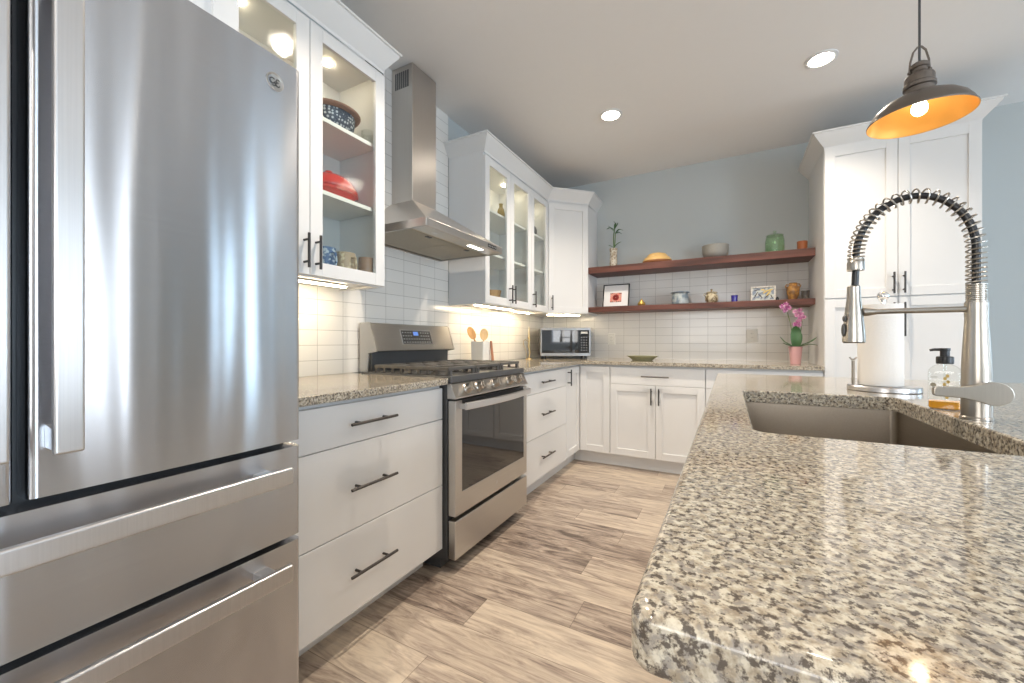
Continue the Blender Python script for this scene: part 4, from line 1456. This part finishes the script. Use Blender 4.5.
def leaf(root, pts, wid, m, name='leaf', nrm=(0, 0, 1)):
    """A strap leaf: folded blade along pts, width swelling to wid."""
    pts = [Vector(p) for p in pts]
    # resample
    P = []
    for i in range(len(pts) - 1):
        for k in range(5):
            P.append(pts[i].lerp(pts[i + 1], k / 5))
    P.append(pts[-1])
    for _ in range(2):
        P = [P[0]] + [(P[i - 1] + P[i] * 2 + P[i + 1]) / 4 for i in range(1, len(P) - 1)] + [P[-1]]
    n = len(P)
    loops = []
    for i, p in enumerate(P):
        t = i / (n - 1)
        T = (P[min(n - 1, i + 1)] - P[max(0, i - 1)]).normalized()
        S = T.cross(Vector(nrm))
        S = S.normalized() if S.length > 1e-4 else Vector((1, 0, 0))
        U = S.cross(T).normalized()
        w_ = wid * (max(0.02, math.sin(PI * min(1, (t * 0.93 + 0.07))) ** 0.6))
        th = 0.0014
        loops.append([tuple(p + S * w_ + U * (0.22 * w_ + th)), tuple(p + U * th), tuple(p - S * w_ + U * (0.22 * w_ + th)),
                      tuple(p - S * w_ + U * (0.22 * w_ - th)), tuple(p - U * th), tuple(p + S * w_ + U * (0.22 * w_ - th))])
    mb = MB().rings(loops, close=False)
    mb.face(loops[0][::-1]); mb.face(loops[-1])
    return mb.build(name, m, root, local=True, angle=50)


leaf(root, [(0.0, 0, 0.12), (0.05, -0.02, 0.150), (0.09, -0.02, 0.165), (0.128, -0.01, 0.200)], 0.018, M_leaf)
leaf(root, [(0.0, 0, 0.12), (0.05, -0.03, 0.142), (0.085, -0.04, 0.150), (0.128, -0.05, 0.143)], 0.015, M_leaf)
leaf(root, [(0.0, 0, 0.12), (-0.04, -0.01, 0.145), (-0.075, -0.01, 0.170), (-0.100, -0.01, 0.208)], 0.017, M_leaf)
leaf(root, [(0.0, 0, 0.12), (-0.04, -0.035, 0.139), (-0.065, -0.045, 0.147), (-0.085, -0.05, 0.160)], 0.014, M_leaf)
leaf(root, [(0.0, -0.012, 0.115), (0.001, -0.02, 0.18), (0.0, -0.018, 0.25), (0.003, -0.004, 0.292)], 0.034, M_leaf, nrm=(0, -1, 0.1))
leaf(root, [(0.004, 0.01, 0.115), (0.016, 0.015, 0.17), (0.022, 0.02, 0.22), (0.02, 0.02, 0.25)], 0.026, M_leaf, nrm=(0.3, -1, 0.1))
st1 = [(0.0, 0, 0.12), (-0.02, 0.0, 0.22), (-0.035, -0.01, 0.32), (-0.055, -0.02, 0.40), (-0.085, -0.03, 0.435)]
st2 = [(0.01, 0, 0.12), (0.03, 0.0, 0.22), (0.04, -0.01, 0.32), (0.025, -0.03, 0.385), (0.0, -0.04, 0.40)]
MB().tube(st1, 0.0028, 8).build('flower_stem', M_stem, root, local=True)
MB().tube(st2, 0.0028, 8).build('flower_stem', M_stem, root, local=True)
random.seed(5)


def blossom(root, c, s, ang):
    mb = MB()
    c = Vector(c)
    fw = Vector((random.uniform(-0.45, 0.3), -1, random.uniform(-0.25, 0.2))).normalized()
    a1 = fw.cross(Vector((0, 0, 1))).normalized()
    a2 = a1.cross(fw).normalized()
    for k in range(5):
        a = ang + 2 * PI * k / 5
        dr_ = a1 * math.cos(a) + a2 * math.sin(a)
        sd = fw.cross(dr_).normalized()
        wd = s * (0.42 if k % 2 else 0.32)
        lp_ = []
        for q, (t, w_) in enumerate(((0.02, 0.12), (0.3, 0.75), (0.6, 1.0), (0.85, 0.75), (1.0, 0.15))):
            p = c + dr_ * s * t + fw * (0.18 * s * math.sin(t * 2.2))
            lp_.append([tuple(p + sd * wd * w_ + fw * 0.001), tuple(p + fw * 0.002), tuple(p - sd * wd * w_ + fw * 0.001), tuple(p - fw * 0.0006)])
        mb.rings(lp_, close=False)
    mb.ball(c + fw * 0.006, s * 0.2, 1, 1, 1, mi=1, u=10, v=6)
    mb.build('blossom', [M_petal, M_lip], root, local=True, angle=60)


M_lip = mat('orchid_lip', (0.42, 0.05, 0.25), 0.45, noise=0.1)
for c in ((-0.088, -0.035, 0.435), (-0.062, -0.035, 0.452), (-0.070, -0.045, 0.410), (-0.045, -0.035, 0.425), (-0.010, -0.045, 0.395), (0.018, -0.05, 0.402),
          (0.030, -0.045, 0.375), (0.000, -0.05, 0.365), (0.022, -0.05, 0.345), (0.045, -0.04, 0.352), (0.012, -0.045, 0.322), (-0.008, -0.04, 0.300), (0.018, -0.04, 0.295)):
    blossom(root, c, random.uniform(0.018, 0.023), random.uniform(0, 2))


# outlets
def outlet(label, x, z, wid, gangs):
    root = thing('wall_outlet', label, 'outlet', (x, YB - TT, z))
    MB().box(-wid / 2, wid / 2, -0.005, 0.0, -0.0575, 0.0575, 0.002).build('plate', M_outlet, root, local=True)
    for g in range(gangs):
        gx = (g - (gangs - 1) / 2) * 0.046
        if g == 0:
            o = MB().box(gx - 0.0165, gx + 0.0165, -0.0075, -0.005, -0.034, 0.034, 0.001, 1).build('socket', M_outlet, root, local=True)
            mb = MB()
            for zz in (-0.02, 0.014):
                mb.box(gx - 0.007, gx - 0.005, -0.0079, -0.0074, zz, zz + 0.008).box(gx + 0.005, gx + 0.007, -0.0079, -0.0074, zz, zz + 0.008)
            mb.build('slots', M_slot, o, local=True)
        else:
            MB().box(gx - 0.0165, gx + 0.0165, -0.009, -0.005, -0.034, 0.034, 0.002, 1).build('switch', M_outlet, root, local=True)


outlet('ivory single outlet on the tiles right of the microwave', -1.058, 1.11, 0.072, 1)
outlet('wide ivory outlet plate on the tiles left of the orchid', 0.172, 1.135, 0.086, 1)

# ------------------------------------------------------------------ things on the upper shelf
Z1, Z2 = 1.8022, 1.4162
M_bam = spots_mat('bamboo_vase_glaze', (0.60, 0.55, 0.45), (0.30, 0.23, 0.15), 55, 0.45, 0.6, 0.4)
root = thing('bamboo_vase', 'slender patterned vase of lucky bamboo at the left end of the upper shelf', 'plant', (-1.0, 3.95, Z1))
MB().lathe([(0, 0), (0.034, 0), (0.037, 0.004), (0.036, 0.06), (0.033, 0.11), (0.036, 0.165), (0.041, 0.19), (0.037, 0.19), (0.031, 0.165), (0.029, 0.11), (0, 0.1)], (0, 0, 0), 28).build('vase', M_bam, root, local=True)
M_bamst = mat('bamboo_stalk', (0.10, 0.17, 0.045), 0.4, noise=0.2)
MB().tube([(0, 0, 0.10), (0.004, 0, 0.2), (0.0, 0, 0.30), (0.01, 0, 0.39)], 0.0055, 8).tube([(0, 0, 0.1), (0.012, 0, 0.2), (0.02, 0, 0.345)], 0.0045, 8).build('stalk', M_bamst, root, local=True)
for p in (((0.01, 0, 0.37), (-0.03, -0.01, 0.40), (-0.065, -0.01, 0.385)), ((0.01, 0, 0.39), (0.02, -0.01, 0.43), (0.005, -0.01, 0.455)), ((0.01, 0, 0.38), (0.035, 0, 0.415), (0.045, 0, 0.44)),
          ((0.02, 0, 0.34), (0.055, -0.01, 0.37), (0.095, -0.01, 0.355)), ((0.02, 0, 0.335), (0.05, 0.0, 0.345), (0.08, 0, 0.325)), ((0.005, 0, 0.36), (-0.02, 0, 0.385), (-0.05, 0, 0.42)),
          ((0.005, 0, 0.2), (0.04, 0, 0.235), (0.075, 0, 0.250)), ((0.0, 0, 0.2), (-0.03, 0, 0.222), (-0.05, 0, 0.226))):
    leaf(root, p, 0.011, M_leaf)

M_yel = mat('yellow_glaze', (0.70, 0.45, 0.17), 0.35, noise=0.06)
M_ter = mat('terracotta_glaze', (0.40, 0.16, 0.06), 0.45, noise=0.1)
root = thing('casserole_dish', 'low yellow lidded casserole with brown base on the upper shelf', 'dish', (-0.594, 3.955, Z1))
MB().lathe([(0, 0), (0.105, 0), (0.125, 0.012), (0.130, 0.026), (0.124, 0.028), (0, 0.028)], (0, 0, 0), 40).build('base', M_ter, root, local=True)
MB().lathe([(0.0, 0.028), (0.128, 0.028), (0.128, 0.034), (0.112, 0.060), (0.092, 0.072), (0.088, 0.082), (0.075, 0.095), (0.045, 0.104), (0.0, 0.107)], (0, 0, 0), 40).build('lid', M_yel, root, local=True)

M_greyc = mat('grey_stoneware', (0.30, 0.29, 0.26), 0.55, noise=0.15, nscale=30)
root = thing('bowl', 'grey stoneware bowl in the middle of the upper shelf', 'bowl', (-0.11, 3.955, Z1))
MB().lathe([(0, 0), (0.062, 0), (0.066, 0.006), (0.090, 0.024), (0.103, 0.055), (0.104, 0.105), (0.107, 0.118), (0.103, 0.121), (0.098, 0.112), (0.095, 0.055), (0.075, 0.025), (0, 0.014)], (0, 0, 0), 44).build('body', M_greyc, root, local=True)

root = thing('glass_jar', 'green glass jar with a knobbed lid on the upper shelf', 'jar', (0.327, 3.955, Z1))
MB().lathe([(0, 0), (0.062, 0), (0.067, 0.005), (0.070, 0.04), (0.070, 0.10), (0.064, 0.135), (0.060, 0.150), (0.057, 0.150), (0.060, 0.135), (0.066, 0.10), (0.066, 0.04), (0.060, 0.010), (0, 0.008)], (0, 0, 0), 40).build('body', M_green_glass, root, local=True)
MB().lathe([(0, 0.151), (0.062, 0.151), (0.063, 0.156), (0.045, 0.165), (0.012, 0.170), (0.008, 0.176), (0.013, 0.184), (0.012, 0.192), (0, 0.196)], (0, 0, 0), 36).build('lid', M_green_glass, root, local=True)

M_org = mat('rust_orange_glaze', (0.36, 0.115, 0.04), 0.4, noise=0.12, nscale=25)
root = thing('cup', 'rust-orange straight-sided cup at the right end of the upper shelf', 'cup', (0.5125, 3.955, Z1))
MB().lathe([(0, 0), (0.030, 0), (0.033, 0.003), (0.036, 0.085), (0.033, 0.085), (0.030, 0.008), (0, 0.006)], (0, 0, 0), 32).build('body', M_org, root, local=True)


# ------------------------------------------------------------------ things on the lower shelf
def tilt_frame(name, label, cx_, cy_, w_, h_, fr, m, lean=12, yaw=0.0):
    root = thing(name, label, 'picture', (cx_, cy_, Z2), 0)
    root.rotation_euler = (R(-lean), 0, R(yaw))
    mb = MB()
    mb.box(-w_ / 2, -w_ / 2 + fr, -0.009, 0.009, 0.0, h_, 0.002).box(w_ / 2 - fr, w_ / 2, -0.009, 0.009, 0.0, h_, 0.002)
    mb.box(-w_ / 2 + fr, w_ / 2 - fr, -0.009, 0.009, 0.0, fr, 0.002).box(-w_ / 2 + fr, w_ / 2 - fr, -0.009, 0.009, h_ - fr, h_, 0.002)
    mb.build('frame', m, root, local=True)
    return root


M_fr = mat('black_frame', (0.02, 0.018, 0.017), 0.35, noise=0.05)
M_mat = mat('white_mat_board', (0.78, 0.77, 0.76), 0.7, noise=0.01)
M_red = spots_mat('red_print', (0.70, 0.22, 0.17), (0.62, 0.36, 0.28), 60, 0.45, 0.6, 0.7)
M_red2 = mat('deep_red_ink', (0.32, 0.03, 0.025), 0.7, noise=0.2, nscale=60)
M_ink = mat('dark_ink', (0.06, 0.05, 0.04), 0.7, noise=0.1)
root = tilt_frame('framed_picture', 'black-framed picture of a red flower print on a white mat', -0.975, 3.925, 0.256, 0.234, 0.011, M_fr)
MB().box(-0.118, 0.118, -0.003, 0.004, 0.010, 0.224).build('mat', M_mat, root, local=True)
pr = MB().box(-0.056, 0.054, -0.0042, -0.003, 0.052, 0.145).build('print', M_red, root, local=True)
mb = MB()
for k in range(9):
    a = 2 * PI * k / 9
    mb.lathe([(0, 0), (0.014, 0), (0.013, 0.0008), (0, 0.001)], (0.0 + 0.018 * math.cos(a), -0.0052, 0.098 + 0.018 * math.sin(a)), 12, 1)
mb.build('flower', M_red2, pr, local=True)
mb = MB()
for x, z in ((-0.050, 0.138), (-0.035, 0.141), (0.036, 0.140), (0.048, 0.137), (-0.046, 0.056), (-0.03, 0.055), (0.03, 0.056), (0.046, 0.058), (0.010, 0.055)):
    mb.box(x - 0.005, x + 0.005, -0.0050, -0.0041, z - 0.004, z + 0.004)
mb.build('corner_marks', M_ink, pr, local=True)

M_gold2 = mat('gold_glaze', (0.60, 0.40, 0.10), 0.3, 0.6, noise=0.2, nscale=40)
root = thing('sugar_pot', 'tiny gold lidded pot next to the black-framed picture', 'pot', (-0.731, 3.93, Z2))
MB().lathe([(0, 0), (0.024, 0), (0.034, 0.012), (0.036, 0.024), (0.028, 0.040), (0.020, 0.044), (0, 0.044)], (0, 0, 0), 28).build('body', M_gold2, root, local=True)
MB().lathe([(0, 0.044), (0.022, 0.044), (0.018, 0.054), (0.006, 0.060), (0.006, 0.066), (0.008, 0.070), (0, 0.074)], (0, 0, 0), 24).build('lid', M_gold2, root, local=True)

M_bluep = spots_mat('blue_grey_glaze', (0.16, 0.21, 0.25), (0.42, 0.46, 0.46), 22, 0.42, 0.6, 0.3)
root = thing('pottery_pot', 'wide blue-grey glazed pottery pot on the lower shelf', 'pot', (-0.394, 3.935, Z2))
MB().lathe([(0, 0), (0.060, 0), (0.068, 0.008), (0.073, 0.045), (0.067, 0.088), (0.066, 0.100), (0.080, 0.108), (0.082, 0.112), (0.078, 0.115), (0.062, 0.106), (0.060, 0.09), (0.064, 0.045), (0.055, 0.012), (0, 0.010)], (0, 0, 0), 40).build('body', M_bluep, root, local=True)

M_gin = spots_mat('mottled_cream_brown_glaze', (0.50, 0.43, 0.29), (0.17, 0.12, 0.06), 45, 0.5, 0.6, 0.3)
root = thing('ginger_jar', 'round mottled cream and brown lidded jar in the middle of the lower shelf', 'jar', (-0.139, 3.935, Z2))
MB().lathe([(0, 0), (0.032, 0), (0.036, 0.004), (0.050, 0.025), (0.053, 0.045), (0.048, 0.070), (0.038, 0.084), (0.038, 0.090), (0, 0.090)], (0, 0, 0), 36).build('body', M_gin, root, local=True)
MB().lathe([(0, 0.090), (0.045, 0.090), (0.047, 0.095), (0.034, 0.103), (0.010, 0.106), (0.007, 0.112), (0.012, 0.120), (0.008, 0.126), (0, 0.127)], (0, 0, 0), 30).build('lid', M_gin, root, local=True)
MB().tube([(-0.040, -0.01, 0.083), (-0.056, -0.012, 0.090), (-0.060, -0.012, 0.075), (-0.050, -0.011, 0.066)], 0.004, 8).build('handle', M_gin, root, local=True)

M_cob = mat('cobalt_glass', (0.03, 0.02, 0.26), 0.12, spec=0.7, noise=0.1)
root = thing('votive_cup', 'small cobalt-blue glass cup on the lower shelf', 'cup', (0.036, 3.935, Z2))
MB().lathe([(0, 0), (0.020, 0), (0.023, 0.003), (0.025, 0.056), (0.028, 0.062), (0.025, 0.062), (0.021, 0.054), (0.019, 0.008), (0, 0.006)], (0, 0, 0), 28).build('body', M_cob, root, local=True)

M_silver = spots_mat('silvered_frame', (0.62, 0.60, 0.56), (0.40, 0.38, 0.35), 80, 0.5, 0.65, 0.35)
root = tilt_frame('framed_picture', 'silver-framed small colourful painting beside the amber vase', 0.244, 3.945, 0.178, 0.132, 0.013, M_silver, 12, -6)
M_art = spots_mat('painting_ground', (0.50, 0.54, 0.52), (0.20, 0.25, 0.33), 30, 0.45, 0.55, 0.6)
cv = MB().box(-0.078, 0.078, -0.003, 0.004, 0.012, 0.120).build('canvas', M_art, root, local=True)
mb = MB()
for x, z, a, l in ((0.02, 0.085, 0.6, 0.05), (0.04, 0.07, 0.9, 0.05), (0.05, 0.095, 0.3, 0.04), (0.0, 0.10, -0.3, 0.03)):
    dx, dz = math.cos(a) * l / 2, math.sin(a) * l / 2
    mb.tube([(x - dx, -0.0035, z - dz), (x, -0.0038, z + 0.002), (x + dx, -0.0035, z + dz)], [0.004, 0.008, 0.003], 8, flat=0.12)
mb.build('yellow_strokes', mat('ochre_paint', (0.62, 0.47, 0.16), 0.6, noise=0.2), cv, local=True)
mb = MB()
for x, z, a, l in ((-0.05, 0.06, 1.1, 0.06), (-0.02, 0.05, -0.9, 0.05), (0.03, 0.045, 0.8, 0.05), (-0.045, 0.10, 0.2, 0.04), (0.06, 0.04, -1.2, 0.035)):
    dx, dz = math.cos(a) * l / 2, math.sin(a) * l / 2
    mb.tube([(x - dx, -0.0035, z - dz), (x, -0.0038, z + 0.002), (x + dx, -0.0035, z + dz)], [0.002, 0.004, 0.002], 8, flat=0.2)
mb.build('dark_strokes', M_ink, cv, local=True)

tag(MB().lathe([(0, 0), (0.011, 0), (0.012, 0.002), (0.012, 0.022), (0.008, 0.026), (0.008, 0.032), (0, 0.033)], (0.342, 3.925, Z2), 20).build('small_pot', M_black), 'tiny black pot standing at the right of the silver-framed painting', 'pot')

M_ambv = spots_mat('amber_streaked_glaze', (0.42, 0.22, 0.06), (0.20, 0.10, 0.04), 32, 0.42, 0.6, 0.22)
root = thing('vase', 'amber streaked pottery vase with small side lugs above the orchid', 'vase', (0.449, 3.935, Z2))
MB().lathe([(0, 0), (0.026, 0), (0.029, 0.004), (0.040, 0.045), (0.046, 0.085), (0.041, 0.110), (0.026, 0.122), (0.024, 0.132), (0.029, 0.140), (0.025, 0.140), (0.020, 0.130), (0.034, 0.105), (0.038, 0.08), (0, 0.02)], (0, 0, 0), 36).build('body', M_ambv, root, local=True)
mb = MB()
for s_ in (-1, 1):
    mb.tube([(s_ * 0.025, 0, 0.130), (s_ * 0.042, 0, 0.130), (s_ * 0.050, 0, 0.115), (s_ * 0.042, 0, 0.098)], 0.0045, 8)
mb.build('lugs', M_ambv, root, local=True)
M_smoke = spots_mat('dark_patterned_cup_glaze', (0.055, 0.05, 0.045), (0.16, 0.14, 0.12), 60, 0.5, 0.6, 0.3)
root = thing('cup', 'dark patterned cup at the right end of the lower shelf', 'cup', (0.530, 3.935, Z2))
MB().lathe([(0, 0), (0.022, 0), (0.024, 0.003), (0.028, 0.06), (0.031, 0.072), (0.028, 0.072), (0.025, 0.06), (0.020, 0.008), (0, 0.006)], (0, 0, 0), 28).build('body', M_smoke, root, local=True)

# ------------------------------------------------------------------ things behind the glass doors
SZ = (UB + 0.0305, 1.7345, 2.0485)
M_weave = checker_mat('blue_white_pattern', (0.03, 0.045, 0.08), (0.52, 0.55, 0.58), 70)
root = thing('tureen', 'blue and white patterned bowl with a wide brown rim on the top glass-cabinet shelf', 'bowl', (-1.660, 1.270, SZ[2]))
MB().lathe([(0, 0), (0.072, 0), (0.078, 0.006), (0.108, 0.055), (0.112, 0.092), (0.100, 0.094), (0, 0.090)], (0, 0, 0), 40).build('body', M_weave, root, local=True)
M_brownrim = mat('brown_clay', (0.30, 0.155, 0.11), 0.5, noise=0.12, nscale=25)
MB().lathe([(0, 0.094), (0.110, 0.093), (0.133, 0.100), (0.137, 0.106), (0.130, 0.111), (0.105, 0.112), (0.06, 0.128), (0, 0.134)], (0, 0, 0), 40).build('lid', M_brownrim, root, local=True)
root = thing('glass_cup', 'small clear glass cup right of the patterned bowl in the cabinet', 'cup', (-1.552, 1.398, SZ[2]))
MB().lathe([(0, 0), (0.020, 0), (0.028, 0.02), (0.030, 0.055), (0.028, 0.055), (0.025, 0.02), (0, 0.006)], (0, 0, 0), 24).build('body', M_clear, root, local=True)
MB().tube([(0.0, -0.028, 0.045), (0.012, -0.042, 0.04), (0.012, -0.041, 0.02), (0, -0.025, 0.016)], 0.003, 8).build('handle', M_clear, root, local=True)

M_redc = mat('red_enamel', (0.50, 0.035, 0.03), 0.22, coat=0.4, bump=0.4, bscale=60, noise=0.1)
root = thing('casserole_pot', 'red lidded casserole pot on the middle glass-cabinet shelf', 'pot', (-1.668, 1.270, SZ[1]))
MB().lathe([(0, 0), (0.095, 0), (0.105, 0.006), (0.122, 0.035), (0.132, 0.040), (0.132, 0.050), (0.122, 0.055), (0, 0.055)], (0, 0, 0), 40).build('body', M_redc, root, local=True)
MB().lathe([(0, 0.055), (0.126, 0.055), (0.128, 0.062), (0.112, 0.092), (0.085, 0.118), (0.045, 0.128), (0.016, 0.130), (0.013, 0.138), (0.020, 0.146), (0.014, 0.154), (0, 0.155)], (0, 0, 0), 40).build('lid', M_redc, root, local=True)

M_bluem = spots_mat('blue_patterned_glaze', (0.06, 0.12, 0.26), (0.38, 0.46, 0.55), 70, 0.5, 0.58, 0.3)
M_tan = spots_mat('tan_glaze', (0.38, 0.29, 0.19), (0.62, 0.54, 0.36), 35, 0.5, 0.6, 0.4)


def mug(name, label, x, y, z, r, h, m, handle=True, grp=None):
    root = thing(name, label, 'cup', (x, y, z), 0, grp)
    MB().lathe([(0, 0), (r * 0.8, 0), (r * 0.9, 0.004), (r, h * 0.45), (r * 0.96, h), (r * 0.88, h), (r * 0.9, h * 0.4), (r * 0.7, 0.008), (0, 0.006)], (0, 0, 0), 30).build('body', m, root, local=True)
    if handle:
        MB().tube([(r * 0.95, 0, h * 0.8), (r * 1.5, 0, h * 0.78), (r * 1.62, 0, h * 0.5), (r * 1.4, 0, h * 0.25), (r * 0.93, 0, h * 0.2)], 0.005, 8).build('handle', m, root, local=True)
    return root


mug('mug', 'blue patterned mug at the bottom of the glass cabinet by the refrigerator', -1.64, 1.232, SZ[0], 0.046, 0.135, M_bluem, True, 'mugs in the glass cabinet')
mug('mug', 'tall tan mottled mug beside the blue one in the glass cabinet', -1.635, 1.336, SZ[0], 0.048, 0.130, M_tan, True, 'mugs in the glass cabinet')
M_brn = mat('brown_glaze', (0.20, 0.12, 0.07), 0.35, noise=0.15, nscale=30)
mug('bowl', 'deep brown bowl right of the tan mug in the glass cabinet', -1.560, 1.397, SZ[0], 0.037, 0.110, M_brn, False)

M_amb2 = mat('olive_amber_glass', (0.36, 0.27, 0.08), 0.2, spec=0.7, noise=0.2)
root = thing('bottle_vase', 'little amber bottle vase on the top shelf behind the first glass door past the hood', 'vase', (-1.60, 2.785, SZ[2]))
MB().lathe([(0, 0), (0.026, 0), (0.03, 0.01), (0.032, 0.05), (0.024, 0.085), (0.014, 0.10), (0.014, 0.12), (0.018, 0.128), (0.012, 0.128), (0, 0.11)], (0, 0, 0), 24).build('body', M_amb2, root, local=True)
root = thing('wooden_bowl', 'deep wooden bowl at the bottom behind the first glass door past the hood', 'bowl', (-1.63, 2.70, SZ[0]))
MB().lathe([(0, 0), (0.036, 0), (0.062, 0.05), (0.072, 0.100), (0.067, 0.100), (0.056, 0.05), (0, 0.012)], (0, 0, 0), 28).build('body', M_spoon, root, local=True)
root = thing('plate', 'small dark plate standing upright behind the single glass door', 'plate', (-1.64, 3.40, SZ[2]))
root.rotation_euler = (R(-8), 0, R(35))
MB().lathe([(0, 0), (0.045, 0), (0.066, -0.007), (0.068, -0.005), (0.046, 0.004), (0, 0.004)], (0, 0, 0.068), 32, 1).build('disc', M_dark, root, local=True)
